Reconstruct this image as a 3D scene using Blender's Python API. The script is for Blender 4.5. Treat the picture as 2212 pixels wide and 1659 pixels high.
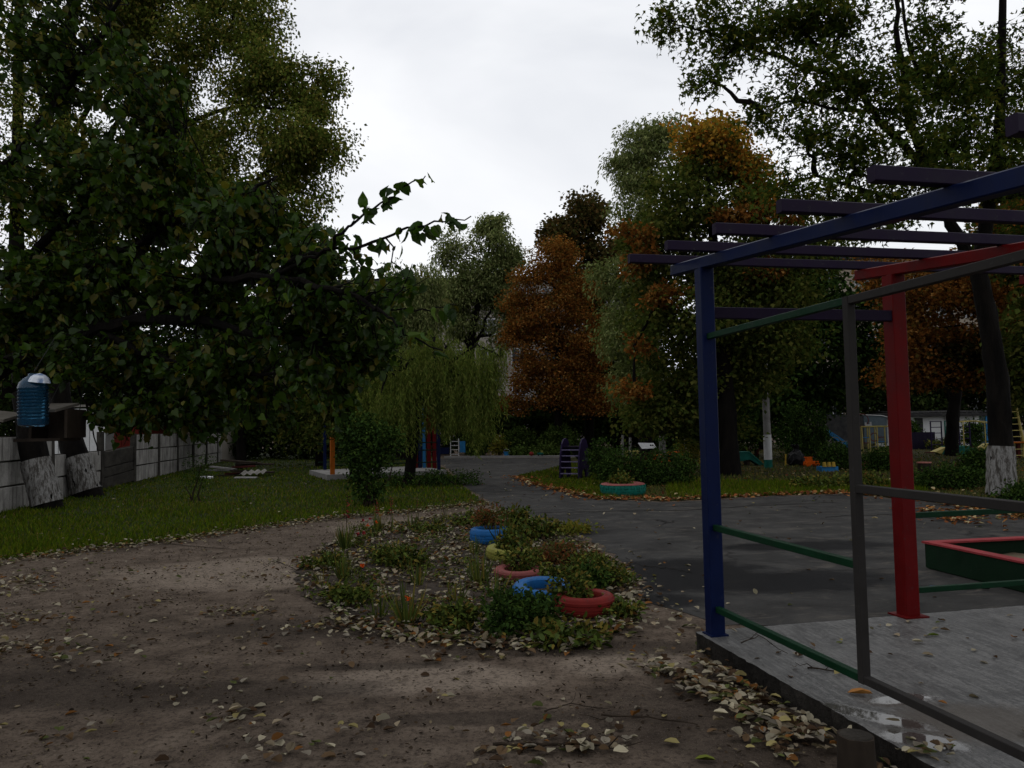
import bpy, math, random
import numpy as np
from mathutils import Matrix, Vector
# ------------------------------------------------------------------ scene, camera, sky, sun, exposure
for o in list(bpy.data.objects): bpy.data.objects.remove(o)
SC = bpy.context.scene
COL = SC.collection
random.seed(7)
F, PT, RL, EYE = 1682.36, .0555, .0183, 1.55          # focal length, pitch, roll and eye height solved from the pergola's lines
cd = bpy.data.cameras.new('camera'); cam = bpy.data.objects.new('camera', cd); COL.objects.link(cam)
cd.sensor_width = 36; cd.lens = F/2212*36; cd.clip_start = .05; cd.clip_end = 2000
cam.matrix_world = Matrix.Translation((0, 0, EYE)) @ Matrix.Rotation(math.pi/2+PT, 4, 'X') @ Matrix.Rotation(-RL, 4, 'Z')
SC.camera = cam
SC.render.resolution_x, SC.render.resolution_y = 1024, 768
SUN_EL, SUN_AZ = math.radians(50), math.radians(-35)
W = bpy.data.worlds.new('World'); SC.world = W; W.use_nodes = True
nt = W.node_tree; nt.nodes.clear(); N = nt.nodes.new; LK = nt.links.new
sky = N('ShaderNodeTexSky'); sky.sky_type = 'NISHITA'; sky.sun_disc = False
sky.sun_elevation = SUN_EL; sky.sun_rotation = SUN_AZ
tc = N('ShaderNodeTexCoord'); mp = N('ShaderNodeMapping'); mp.inputs['Scale'].default_value = (1, 1, 2.2)
nz = N('ShaderNodeTexNoise'); nz.inputs['Scale'].default_value = 1.7; nz.inputs['Detail'].default_value = 5; nz.inputs['Roughness'].default_value = .5
nz.inputs['Distortion'].default_value = .6
rp = N('ShaderNodeValToRGB'); rp.color_ramp.elements[0].position = .3; rp.color_ramp.elements[1].position = .66
rp.color_ramp.elements[0].color = (7.1, 7.35, 7.9, 1); rp.color_ramp.elements[1].color = (10.2, 10.3, 10.5, 1)
mx = N('ShaderNodeMixRGB'); mx.inputs[0].default_value = .95
bg = N('ShaderNodeBackground'); bg.inputs[1].default_value = .1
wo = N('ShaderNodeOutputWorld')
LK(tc.outputs['Generated'], mp.inputs[0]); LK(mp.outputs[0], nz.inputs[0]); LK(nz.outputs[0], rp.inputs[0])
LK(sky.outputs[0], mx.inputs[1]); LK(rp.outputs[0], mx.inputs[2]); LK(mx.outputs[0], bg.inputs[0]); LK(bg.outputs[0], wo.inputs[0])
sd = bpy.data.lights.new('sun', 'SUN'); sd.energy = .5; sd.angle = math.radians(40); sd.color = (1, .96, .9)
sun = bpy.data.objects.new('sun', sd); COL.objects.link(sun)
sun.rotation_euler = (math.pi/2-SUN_EL, 0, -SUN_AZ+math.pi)
sun.location = (0, 0, 40)
cy = SC.cycles; cy.max_bounces = 5; cy.diffuse_bounces = 2; cy.glossy_bounces = 2; cy.transmission_bounces = 4; cy.transparent_max_bounces = 4
vs = SC.view_settings; vs.view_transform = 'Standard'; vs.look = 'None'; vs.exposure = 0; vs.gamma = 1; vs.use_curve_mapping = False

# ------------------------------------------------------------------ helpers
def ray(u, v):
    x, y = u-1106, 829.5-v
    c, s = math.cos(RL), math.sin(RL); x, y = x*c+y*s, y*c-x*s
    return np.array([x/F, math.cos(PT)-y/F*math.sin(PT), math.sin(PT)+y/F*math.cos(PT)])
def G(u, v, z=0.):                       # place on level ground
    r = ray(u, v); p = r*((z-EYE)/r[2]); return np.array([p[0], p[1], z])
def P(u, v, Y):                          # place at distance Y
    r = ray(u, v); p = r*(Y/r[1]); return np.array([p[0], Y, EYE+p[2]])
WL = {}
def tag(o, label=None, cat=None, group=None, kind=None):
    if label: o['label'] = label
    if cat: o['category'] = cat
    if group: o['group'] = group
    if kind: o['kind'] = kind
    return o
def attach(o, loc, parent):
    o.location = loc; WL[o.name] = np.array(loc, float); COL.objects.link(o)
    if parent is not None:
        o.parent = parent; o.matrix_parent_inverse = Matrix.Translation(Vector(-WL[parent.name]))
    return o
def thing(name, label, cat, loc, group=None):
    o = bpy.data.objects.new(name, None); o.empty_display_size = .1
    attach(o, loc, None); return tag(o, label, cat, group)
def mesh_obj(name, V, faces, mat, parent=None, smooth=False, origin=None, mats=None, fm=None, **kw):
    V = np.asarray(V, float)
    if origin is None:
        origin = np.array([(V[:, 0].min()+V[:, 0].max())/2, (V[:, 1].min()+V[:, 1].max())/2, V[:, 2].min()])
    me = bpy.data.meshes.new(name); me.from_pydata((V-origin).tolist(), [], faces)
    if mats:
        for m in mats: me.materials.append(m)
        if fm is not None: me.polygons.foreach_set('material_index', np.array(fm, np.int32))
    else: me.materials.append(mat)
    if smooth: me.polygons.foreach_set('use_smooth', [True]*len(faces))
    o = bpy.data.objects.new(name, me); attach(o, origin, parent)
    return tag(o, **kw)
def nrm(v): v = np.asarray(v, float); return v/max(np.linalg.norm(v), 1e-9)
class MB:
    def __init__(s): s.V = []; s.F = []
    def add(s, V, Fs):
        b = len(s.V); s.V += [tuple(map(float, v)) for v in V]; s.F += [tuple(i+b for i in f) for f in Fs]; return s
    def box(s, c, size, rz=0., tilt=None):
        hx, hy, hz = [q/2 for q in size]; R = Matrix.Rotation(rz, 3, 'Z')
        if tilt: R = R @ Matrix.Rotation(tilt[0], 3, 'X') @ Matrix.Rotation(tilt[1], 3, 'Y')
        V = [Vector(c)+R@Vector((x*hx, y*hy, z*hz)) for x in (-1, 1) for y in (-1, 1) for z in (-1, 1)]
        return s.add(V, [(0, 1, 3, 2), (4, 6, 7, 5), (0, 4, 5, 1), (2, 3, 7, 6), (0, 2, 6, 4), (1, 5, 7, 3)])
    def bar(s, p, q, w, h, up=(0, 0, 1), bev=0.):
        p, q = np.array(p, float), np.array(q, float); d = nrm(q-p); sd_ = nrm(np.cross(d, up)) if abs(np.dot(d, up)) < .99 else np.array([1., 0, 0])
        u = np.cross(sd_, d); a, b = w/2, h/2
        if bev: pr = [(-a, -b+bev), (-a+bev, -b), (a-bev, -b), (a, -b+bev), (a, b-bev), (a-bev, b), (-a+bev, b), (-a, b-bev)]
        else: pr = [(-a, -b), (a, -b), (a, b), (-a, b)]
        n = len(pr); V = [e+sd_*x+u*y for e in (p, q) for x, y in pr]
        return s.add(V, [tuple(range(n))[::-1], tuple(range(n, 2*n))]+[(i, (i+1) % n, n+(i+1) % n, n+i) for i in range(n)])
    def post(s, x, y, z0, z1, w, rz=0., bev=.006):
        c, t = math.cos(rz), math.sin(rz)
        return s.bar((x, y, z0), (x, y, z1), w, w, up=(c, t, 0), bev=bev)
    def tube(s, pts, rad, n=8, rough=0., cap=True, seed=0):
        pts = [np.array(p, float) for p in pts]; rg = np.random.default_rng(seed+len(pts)*17)
        if np.isscalar(rad): rad = [rad]*len(pts)
        V = []; ref = np.array([.31, .22, .92])
        for i, p in enumerate(pts):
            d = nrm(pts[min(i+1, len(pts)-1)]-pts[max(i-1, 0)])
            if abs(np.dot(d, ref)) > .95: ref = np.array([.9, .3, .1])
            a = nrm(np.cross(d, ref)); b = np.cross(d, a)
            for k in range(n):
                t = 2*math.pi*k/n; r = rad[i]*(1+rough*rg.normal())
                V.append(p+(a*math.cos(t)+b*math.sin(t))*r)
        Fs = [(i*n+k, i*n+(k+1) % n, (i+1)*n+(k+1) % n, (i+1)*n+k) for i in range(len(pts)-1) for k in range(n)]
        if cap: Fs += [tuple(range(n))[::-1], tuple(range((len(pts)-1)*n, len(pts)*n))]
        return s.add(V, Fs)
    def lathe(s, prof, c, n=24, tilt=None, closed=False):
        R = Matrix.Identity(3)
        if tilt: R = Matrix.Rotation(tilt[0], 3, 'X') @ Matrix.Rotation(tilt[1], 3, 'Y')
        V = [Vector(c)+R@Vector((r*math.cos(2*math.pi*k/n), r*math.sin(2*math.pi*k/n), z)) for r, z in prof for k in range(n)]
        m = len(prof); Fs = [(i*n+k, i*n+(k+1) % n, ((i+1) % m)*n+(k+1) % n, ((i+1) % m)*n+k) for i in range(m if closed else m-1) for k in range(n)]
        return s.add(V, Fs)
    def prism(s, poly, a, b):          # poly of 3D points extruded by vector a->b offsets
        n = len(poly); a, b = np.array(a, float), np.array(b, float)
        V = [np.array(p, float)+a for p in poly]+[np.array(p, float)+b for p in poly]
        return s.add(V, [tuple(range(n))[::-1], tuple(range(n, 2*n))]+[(i, (i+1) % n, n+(i+1) % n, n+i) for i in range(n)])
    def build(s, name, mat, parent=None, smooth=False, **kw):
        o = mesh_obj(name, s.V, s.F, mat, parent, smooth, **kw)
        if smooth:
            try: o.data.set_sharp_from_angle(angle=math.radians(45))
            except Exception: pass
        return o

# ------------------------------------------------------------------ materials
MT = {}
ALBEDO_DIM = .68          # darkens base colours evenly, standing in for a lower exposure
def newmat(name):
    m = bpy.data.materials.new(name); m.use_nodes = True; t = m.node_tree; t.nodes.clear(); MT[name] = m
    out = t.nodes.new('ShaderNodeOutputMaterial'); return m, t, out
def ramp(t, fac, stops, interp='LINEAR'):
    r = t.nodes.new('ShaderNodeValToRGB'); cr = r.color_ramp; cr.interpolation = interp
    while len(cr.elements) < len(stops): cr.elements.new(.5)
    for e, (p, c) in zip(cr.elements, stops): e.position = p; e.color = (*c, 1)
    if fac is not None: t.links.new(fac, r.inputs[0])
    return r.outputs[0]
def noise(t, scale, detail=4, rough=.55, vec=None, dist=0., stretch=None):
    n = t.nodes.new('ShaderNodeTexNoise'); n.inputs['Scale'].default_value = scale; n.inputs['Detail'].default_value = detail
    n.inputs['Roughness'].default_value = rough; n.inputs['Distortion'].default_value = dist
    if vec is None:
        g = t.nodes.new('ShaderNodeNewGeometry'); vec = g.outputs['Position']
    if stretch:
        mpn = t.nodes.new('ShaderNodeMapping'); mpn.inputs['Scale'].default_value = stretch[:3]
        if len(stretch) > 3: mpn.vector_type = 'TEXTURE'; mpn.inputs['Scale'].default_value = [1/q for q in stretch[:3]]; mpn.inputs['Rotation'].default_value = (0, 0, stretch[3])
        t.links.new(vec, mpn.inputs[0]); vec = mpn.outputs[0]
    t.links.new(vec, n.inputs['Vector']); return n.outputs[0]
def mixc(t, fac, a, b, typ='MIX'):
    m = t.nodes.new('ShaderNodeMixRGB'); m.blend_type = typ
    for i, q in ((0, fac), (1, a), (2, b)):
        if isinstance(q, (int, float)): m.inputs[i].default_value = q if i == 0 else (q, q, q, 1)
        elif isinstance(q, tuple): m.inputs[i].default_value = (*q, 1)
        else: t.links.new(q, m.inputs[i])
    return m.outputs[0]
def mathn(t, op, a, b=None, clamp=False):
    m = t.nodes.new('ShaderNodeMath'); m.operation = op; m.use_clamp = clamp
    for i, q in ((0, a), (1, b)):
        if q is None: continue
        if isinstance(q, (int, float)): m.inputs[i].default_value = q
        else: t.links.new(q, m.inputs[i])
    return m.outputs[0]
def principled(t, out, col, rough=.7, bump=None, bstr=.3, bdist=.01, spec=.4, metal=0., wet=None):  # wet: overrides the even exposure darkening put into the base colour
    b = t.nodes.new('ShaderNodeBsdfPrincipled')
    col = mixc(t, 1., col, ((wet or ALBEDO_DIM),)*3, 'MULTIPLY')
    for k, q in (('Base Color', col), ('Roughness', rough), ('Metallic', metal), ('Specular IOR Level', spec)):
        if isinstance(q, tuple): b.inputs[k].default_value = (*q, 1)
        elif isinstance(q, (int, float)): b.inputs[k].default_value = q
        else: t.links.new(q, b.inputs[k])
    if bump is not None:
        bn = t.nodes.new('ShaderNodeBump'); bn.inputs['Strength'].default_value = bstr; bn.inputs['Distance'].default_value = bdist
        t.links.new(bump, bn.inputs['Height']); t.links.new(bn.outputs[0], b.inputs['Normal'])
    t.links.new(b.outputs[0], out.inputs[0]); return b
def paint(name, c, rough=.45, dirt=.5, scale=6., chips=True):
    m, t, out = newmat(name)
    n1 = noise(t, scale, 5); n2 = noise(t, scale*9, 4, .7)
    d = ramp(t, n1, [(.35, tuple(q*(1-dirt*.5) for q in c)), (.7, c)])
    n3 = noise(t, 7, 6, .7, stretch=(1.5, 1.5, .12)); d = mixc(t, ramp(t, n3, [(.5, (0, 0, 0)), (.7, (.55, .55, .55))]), d, tuple(q*.45+.006 for q in c))
    if chips: d = mixc(t, ramp(t, noise(t, 28, 5, .75), [(.63, (0, 0, 0)), (.66, (.8, .8, .8))]), d, tuple(q*.3+.035 for q in c))
    principled(t, out, d, ramp(t, n1, [(.3, (rough*.8,)*3), (.7, (min(1, rough*1.3),)*3)]), n2, .12, .003, .08)
    return m
def matte(name, c1, c2, scale=4., rough=.85, bstr=.4, bdist=.01, fine=40., stretch=None, spec=.08):
    m, t, out = newmat(name)
    n1 = noise(t, scale, 6, .6, stretch=stretch); n2 = noise(t, fine, 4, .6, stretch=stretch)
    a = mixc(t, n2, tuple(q*.6 for q in c1), tuple(min(1, q*1.25) for q in c1))
    b = mixc(t, n2, tuple(q*.6 for q in c2), tuple(min(1, q*1.25) for q in c2))
    principled(t, out, mixc(t, ramp(t, n1, [(.36, (0, 0, 0)), (.64, (1, 1, 1))]), a, b), rough, n2, bstr, bdist, spec)
    return m
def leafmat(name, cols, trans=.3, rough=.5, byobj=False, spec=0.):
    m, t, out = newmat(name)
    if byobj: f = t.nodes.new('ShaderNodeObjectInfo').outputs['Random']
    else: f = t.nodes.new('ShaderNodeNewGeometry').outputs['Random Per Island']
    k = len(cols); c = ramp(t, f, [(i/k, q) for i, q in enumerate(cols)], 'CONSTANT')
    hs = t.nodes.new('ShaderNodeHueSaturation'); t.links.new(c, hs.inputs['Color'])
    r2 = mathn(t, 'FRACT', mathn(t, 'MULTIPLY', f, 37.7)); t.links.new(mathn(t, 'ADD', mathn(t, 'MULTIPLY', r2, .7), .65), hs.inputs['Value'])
    b = t.nodes.new('ShaderNodeBsdfDiffuse'); t.links.new(hs.outputs[0], b.inputs[0])
    if spec > 0:
        gl = t.nodes.new('ShaderNodeBsdfGlossy'); gl.inputs['Roughness'].default_value = rough; m0 = t.nodes.new('ShaderNodeMixShader'); m0.inputs[0].default_value = spec
        t.links.new(b.outputs[0], m0.inputs[1]); t.links.new(gl.outputs[0], m0.inputs[2]); b = m0
    if trans > 0:
        tr = t.nodes.new('ShaderNodeBsdfTranslucent'); t.links.new(mixc(t, .5, hs.outputs[0], mixc(t, 1., hs.outputs[0], (1., 1.1, .4), 'MULTIPLY')), tr.inputs[0])
        ms = t.nodes.new('ShaderNodeMixShader'); ms.inputs[0].default_value = trans
        t.links.new(b.outputs[0], ms.inputs[1]); t.links.new(tr.outputs[0], ms.inputs[2]); t.links.new(ms.outputs[0], out.inputs[0])
    else: t.links.new(b.outputs[0], out.inputs[0])
    return m
def patch(t, pos, c, r, wob=None, rz=0.):       # soft-edged elliptical stain, 1 inside
    mpn = t.nodes.new('ShaderNodeMapping'); mpn.vector_type = 'TEXTURE'
    mpn.inputs['Location'].default_value = (c[0], c[1], 0); mpn.inputs['Scale'].default_value = (r[0], r[1], 1e3); mpn.inputs['Rotation'].default_value = (0, 0, rz)
    t.links.new(pos, mpn.inputs[0]); vl = t.nodes.new('ShaderNodeVectorMath'); vl.operation = 'LENGTH'; t.links.new(mpn.outputs[0], vl.inputs[0])
    v = vl.outputs['Value']
    if wob is not None: v = mathn(t, 'ADD', v, mathn(t, 'MULTIPLY', mathn(t, 'SUBTRACT', wob, .5), 1.5))
    mr = t.nodes.new('ShaderNodeMapRange'); mr.interpolation_type = 'SMOOTHSTEP'
    mr.inputs[1].default_value = 1.25; mr.inputs[2].default_value = .65; t.links.new(v, mr.inputs[0]); return mr.outputs[0]
def maxall(t, L):
    r = L[0]
    for q in L[1:]: r = mathn(t, 'MAXIMUM', r, q)
    return r

# dirt: trodden sandy soil with damp dark blotches
m, t, out = newmat('dirt')
pos = t.nodes.new('ShaderNodeNewGeometry').outputs['Position']
big = noise(t, .55, 5, .6, dist=.8); mid = noise(t, 3.2, 6, .65, dist=.4); fin = noise(t, 34, 6, .75); grit = noise(t, 130, 3, .6); crumb = noise(t, 11, 6, .75, dist=.5)
wob = noise(t, 1.5, 5, .65)
base = ramp(t, mid, [(.28, (.05, .038, .029)), (.5, (.112, .086, .066)), (.75, (.165, .13, .1))])
light = maxall(t, [patch(t, pos, G(560, 1235)[:2], (1.6, 1.0), wob), patch(t, pos, G(1010, 1130)[:2], (2.2, 1.3), wob), patch(t, pos, G(930, 1465)[:2], (.75, .3), wob), patch(t, pos, G(1330, 1430)[:2], (.5, .28), wob)])
base = mixc(t, mathn(t, 'MULTIPLY', light, .75), base, (.235, .19, .15))
damp = maxall(t, [patch(t, pos, G(760, 1355)[:2], (1.15, .42), wob), patch(t, pos, G(330, 1500)[:2], (1.3, .28), wob), patch(t, pos, G(1250, 1400)[:2], (1.1, .22), wob), patch(t, pos, G(60, 1480)[:2], (.5, .6), wob), patch(t, pos, G(800, 1440)[:2], (.55, .09), wob), patch(t, pos, G(1080, 1550)[:2], (.7, .12), wob), patch(t, pos, G(1620, 1560)[:2], (.9, .8), wob)])
damp = mathn(t, 'MAXIMUM', mathn(t, 'MULTIPLY', damp, .6), ramp(t, big, [(.56, (0, 0, 0)), (.75, (.4, .4, .4))]))
base = mixc(t, damp, base, (.022, .017, .0135))
base = mixc(t, ramp(t, crumb, [(.36, (.55, .55, .55)), (.5, (0, 0, 0))]), base, (.035, .027, .0215))
base = mixc(t, ramp(t, fin, [(.38, (.65, .65, .65)), (.5, (0, 0, 0))]), base, (.016, .012, .01))
base = mixc(t, ramp(t, grit, [(.6, (0, 0, 0)), (.7, (.55, .55, .55))]), base, (.26, .22, .18))
principled(t, out, base, ramp(t, damp, [(0, (.9,)*3), (1, (.62,)*3)]), mixc(t, .35, fin, crumb), .9, .03, .02, wet=1.)
# asphalt: worn, with wet black patches and hairline cracks
m, t, out = newmat('asphalt')
pos = t.nodes.new('ShaderNodeNewGeometry').outputs['Position']
mid = noise(t, 1.3, 7, .7, dist=.6); fin = noise(t, 60, 4, .75); wob = noise(t, 1.8, 6, .7, dist=.5); strk = noise(t, 2.6, 7, .7, stretch=(.8, 1.5, 1, .2), dist=.8)
base = ramp(t, mid, [(.25, (.018, .0175, .017)), (.55, (.042, .041, .0395)), (.8, (.075, .07, .064))])
base = mixc(t, ramp(t, strk, [(.54, (0, 0, 0)), (.72, (.7, .7, .7))]), base, (.11, .097, .082))
wet = maxall(t, [patch(t, pos, G(1460, 1235)[:2], (1.1, .8), wob), patch(t, pos, G(1640, 1255)[:2], (1.5, .6), wob), patch(t, pos, G(1420, 1300)[:2], (.55, .3), wob), patch(t, pos, G(1750, 1180)[:2], (1.2, .4), wob)])
base = mixc(t, mathn(t, 'MULTIPLY', wet, .9), base, (.008, .008, .009))
base = mixc(t, ramp(t, fin, [(.6, (0, 0, 0)), (.72, (.5, .5, .5))]), base, (.11, .1, .09))
vor = t.nodes.new('ShaderNodeTexVoronoi'); vor.feature = 'DISTANCE_TO_EDGE'; vor.inputs['Scale'].default_value = .32
dn = t.nodes.new('ShaderNodeVectorMath'); dn.operation = 'ADD'; nn = t.nodes.new('ShaderNodeTexNoise'); nn.inputs['Scale'].default_value = 1.6; nn.inputs['Detail'].default_value = 6
t.links.new(pos, nn.inputs['Vector']); t.links.new(pos, dn.inputs[0]); t.links.new(nn.outputs['Color'], dn.inputs[1]); t.links.new(dn.outputs[0], vor.inputs['Vector'])
crack = mathn(t, 'MULTIPLY', ramp(t, vor.outputs[0], [(.0, (1, 1, 1)), (.01, (0, 0, 0))]), ramp(t, noise(t, .45, 3), [(.5, (0, 0, 0)), (.6, (1, 1, 1))]))
base = mixc(t, crack, base, (.008, .007, .007))
principled(t, out, base, ramp(t, wet, [(0, (.8,)*3), (1, (.42,)*3)]), mixc(t, .3, fin, crack), .7, .012, .02, wet=1.)
# wet brushed concrete platform
m, t, out = newmat('concrete_wet')
pos = t.nodes.new('ShaderNodeNewGeometry').outputs['Position']
mid = noise(t, 2.2, 6, .65); fin = noise(t, 62, 4, .7); br = noise(t, 20, 7, .75, stretch=(.3, 2.6, 1, -1.42), dist=.3); wob = mixc(t, .55, noise(t, 4, 5, .65), noise(t, 26, 5, .7))
base = ramp(t, mid, [(.3, (.055, .0545, .054)), (.55, (.095, .094, .092)), (.75, (.14, .138, .134))])
base = mixc(t, ramp(t, br, [(.46, (0, 0, 0)), (.6, (.7, .7, .7))]), base, (.215, .21, .2))
base = mixc(t, ramp(t, fin, [(.56, (0, 0, 0)), (.64, (.8, .8, .8))]), base, (.03, .028, .026))
base = mixc(t, ramp(t, fin, [(.34, (.6, .6, .6)), (.42, (0, 0, 0))]), base, (.3, .295, .285))
pud = maxall(t, [patch(t, pos, G(1880, 1545, .12)[:2], (.3, .085), wob, -.75), patch(t, pos, G(1990, 1600, .12)[:2], (.2, .1), wob, -.5), patch(t, pos, G(1945, 1510, .12)[:2], (.2, .07), wob, .2)])
mud = maxall(t, [patch(t, pos, G(2100, 1560, .12)[:2], (.4, .25), wob), patch(t, pos, G(1925, 1520, .12)[:2], (.12, .05), wob)])
base = mixc(t, mathn(t, 'MULTIPLY', mud, .7), base, (.075, .06, .045))
base = mixc(t, mathn(t, 'MULTIPLY', pud, .75), base, (.06, .055, .05))
rgh = mixc(t, pud, ramp(t, mid, [(.3, (.32,)*3), (.7, (.55,)*3)]), (.03, .03, .03))
principled(t, out, base, rgh, mixc(t, pud, mixc(t, .6, fin, br), .5), .6, .006, .3)
matte('soil', (.04, .031, .024), (.09, .07, .054), 3.5, .9, .8, .02, 45)
matte('seam', (.008, .007, .006), (.018, .015, .012), 4, .95, .5, .01, 40)
matte('turf', (.014, .022, .003), (.024, .036, .004), 2., .95, .6, .03, 30)
matte('turf_dry', (.02, .024, .007), (.05, .04, .014), .9, .95, .6, .03, 30)
matte('concrete', (.14, .135, .125), (.27, .26, .245), 1.6, .9, .4, .006, 50, stretch=(1, 1, .35))
m, t, out = newmat('fence_panel')
n1 = noise(t, 2.2, 6, .65); n2 = noise(t, 45, 4, .65); st = noise(t, 5, 6, .7, stretch=(1, 1.6, .16)); gp = t.nodes.new('ShaderNodeNewGeometry').outputs['Position']
sx = t.nodes.new('ShaderNodeSeparateXYZ'); t.links.new(gp, sx.inputs[0]); zz = mathn(t, 'FRACT', mathn(t, 'DIVIDE', sx.outputs[2], .5125))
c = ramp(t, n1, [(.3, (.2, .19, .175)), (.65, (.4, .385, .36))]); c = mixc(t, ramp(t, st, [(.48, (0, 0, 0)), (.62, (.8, .8, .8))]), c, (.06, .054, .047))
c = mixc(t, mathn(t, 'MULTIPLY', ramp(t, mathn(t, 'ADD', zz, mathn(t, 'MULTIPLY', n1, .5)), [(1.05, (0, 0, 0)), (1.3, (1, 1, 1))]), .8), c, (.05, .045, .04))
principled(t, out, mixc(t, ramp(t, n2, [(.3, (.5, .5, .5)), (.5, (0, 0, 0))]), c, (.1, .095, .085)), .9, n2, .5, .008, .05, wet=.85)
matte('concrete_dark', (.035, .032, .028), (.075, .068, .058), 2.4, .9, .5, .01, 40, stretch=(1, 1, 2))
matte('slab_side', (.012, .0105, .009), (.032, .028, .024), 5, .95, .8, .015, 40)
matte('concrete_pole', (.22, .21, .2), (.3, .29, .275), 2, .85, .3, .005, 40)
matte('plaster', (.30, .27, .23), (.4, .36, .31), .5, .9, .2, .005, 20)
matte('plaster_tan', (.36, .3, .23), (.42, .36, .29), .5, .9, .2, .005, 20)
matte('white_wall', (.75, .75, .74), (.88, .88, .87), .8, .8, .2, .005, 20)
matte('bark', (.004, .0034, .003), (.012, .0098, .008), 6, .95, 1., .03, 26, stretch=(1, 1, .22))
matte('bark_grey', (.025, .022, .018), (.055, .048, .04), 6, .95, 1., .03, 26, stretch=(1, 1, .25))
matte('twig', (.02, .014, .01), (.05, .036, .025), 14, .9, .5, .005, 60)
matte('wood_dark', (.02, .015, .011), (.05, .038, .028), 4, .85, .5, .006, 40, stretch=(1, 1, .3))
matte('wood_pale', (.13, .115, .095), (.22, .2, .17), 4, .8, .3, .004, 50)
matte('sand', (.16, .12, .08), (.24, .19, .13), 3, .95, .5, .01, 70)
matte('roof_dark', (.03, .03, .032), (.06, .058, .055), 3, .8, .3, .01, 30)
matte('roof_slate', (.2, .19, .17), (.3, .28, .25), 2, .85, .3, .01, 30)
matte('rubber_black', (.008, .008, .009), (.016, .016, .017), 5, .35, .6, .02, 9)
# whitewash over bark: paint worn through in vertical cracks
m, t, out = newmat('whitewash')
n1 = noise(t, 17, 6, .75, stretch=(1, 1, .25)); n2 = noise(t, 40, 5, .65, stretch=(1, 1, .4))
c = mixc(t, ramp(t, n1, [(.43, (1, 1, 1)), (.56, (0, 0, 0))]), mixc(t, n2, (.19, .185, .175), (.36, .35, .335)), (.07, .062, .053))
principled(t, out, c, .9, mixc(t, .5, n1, n2), .9, .03, .2)
PB = paint('paint_blue', (.0028, .01, .055), .42); PR = paint('paint_red', (.135, .0022, .0028), .45); PP = paint('paint_purple', (.014, .0065, .026), .5)
PG = paint('paint_green', (.003, .034, .013), .45); PY = paint('paint_grey', (.034, .031, .029), .6)
paint('paint_teal', (.01, .13, .10), .45); paint('paint_pinkred', (.36, .05, .055), .55, .4); paint('paint_yellow', (.5, .33, .05), .5); paint('paint_orange', (.5, .13, .012), .5)
paint('paint_darkgreen', (.006, .024, .01), .55); paint('tyre_blue', (.018, .14, .4), .5, .5); paint('tyre_red', (.24, .024, .02), .55, .5); paint('tyre_pink', (.3, .085, .078), .6, .5)
paint('tyre_lime', (.3, .29, .06), .55, .4); paint('tyre_green', (.01, .17, .13), .55, .4); paint('paint_white', (.62, .62, .62), .5, .25); paint('plastic_orange', (.75, .12, .01), .3, .2, chips=False)
paint('sky_blue', (.03, .2, .45), .45); paint('rust_red', (.17, .022, .015), .7, .7); paint('grey_blue', (.1, .13, .15), .5); paint('plum', (.024, .014, .055), .5); paint('lavender', (.2, .17, .3), .5)
paint('wood_red', (.09, .018, .016), .7, .6); paint('soft_yellow', (.55, .45, .14), .5); paint('skin_pink', (.5, .2, .16), .6)
m, t, out = newmat('pane'); principled(t, out, (.03, .035, .04), .12, None, spec=.6)
m, t, out = newmat('foil'); n1 = noise(t, 22, 4); principled(t, out, ramp(t, n1, [(.4, (.2, .3, .5)), (.55, (.75, .8, .88))]), .35, n1, .5, .01)
m, t, out = newmat('bottle_blue')
g1 = t.nodes.new('ShaderNodeBsdfTransparent'); g1.inputs[0].default_value = (.3, .55, .7, 1); g2 = t.nodes.new('ShaderNodeBsdfGlossy'); g2.inputs['Roughness'].default_value = .07
g3 = t.nodes.new('ShaderNodeBsdfDiffuse'); g3.inputs[0].default_value = (.012, .07, .14, 1); fr = t.nodes.new('ShaderNodeFresnel'); fr.inputs[0].default_value = 1.35
ma = t.nodes.new('ShaderNodeMixShader'); ma.inputs[0].default_value = .35; t.links.new(g1.outputs[0], ma.inputs[1]); t.links.new(g3.outputs[0], ma.inputs[2])
mb_ = t.nodes.new('ShaderNodeMixShader'); t.links.new(fr.outputs[0], mb_.inputs[0]); t.links.new(ma.outputs[0], mb_.inputs[1]); t.links.new(g2.outputs[0], mb_.inputs[2]); t.links.new(mb_.outputs[0], out.inputs[0])
LM = {}
LM['birch'] = leafmat('leaf_birch', [(0.06215, 0.08798, 0.01444), (0.08879, 0.1158, 0.02086), (0.1221, 0.1343, 0.0289), (0.07769, 0.1042, 0.01927), (0.1886, 0.162, 0.03853)], .3)
LM['apple'] = leafmat('leaf_apple', [(0.01762, 0.03759, 0.004682), (0.02644, 0.0526, 0.005852), (0.02056, 0.0426, 0.007023), (0.03525, 0.06262, 0.005852), (0.0235, 0.0451, 0.004682), (0.0661, 0.06262, 0.007023)], .3, .35, spec=.016)
LM['appleobj'] = leafmat('leaf_apple_near', [(0.01872, 0.043, 0.00646), (0.0312, 0.06449, 0.008075), (0.02184, 0.04874, 0.00969), (0.0468, 0.07883, 0.008882)], .36, .35, True, spec=.02)
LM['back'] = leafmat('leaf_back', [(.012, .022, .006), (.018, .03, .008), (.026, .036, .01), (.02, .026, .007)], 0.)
LM['willow'] = leafmat('leaf_willow', [(0.08635, 0.118, 0.02188), (0.1177, 0.1474, 0.02831), (0.07064, 0.1041, 0.02317), (0.1413, 0.1562, 0.03861)], .35)
LM['willow_far'] = leafmat('leaf_willow_far', [(0.116, 0.144, 0.0486), (0.1508, 0.1728, 0.06075), (0.0928, 0.12, 0.0405), (0.1856, 0.1968, 0.081)], .3)
LM['orange'] = leafmat('leaf_orange', [(.17, .062, .014), (.21, .09, .022), (.13, .046, .011), (.25, .125, .036), (.09, .036, .01), (.13, .09, .025), (.2, .075, .016)], .35)
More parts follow.
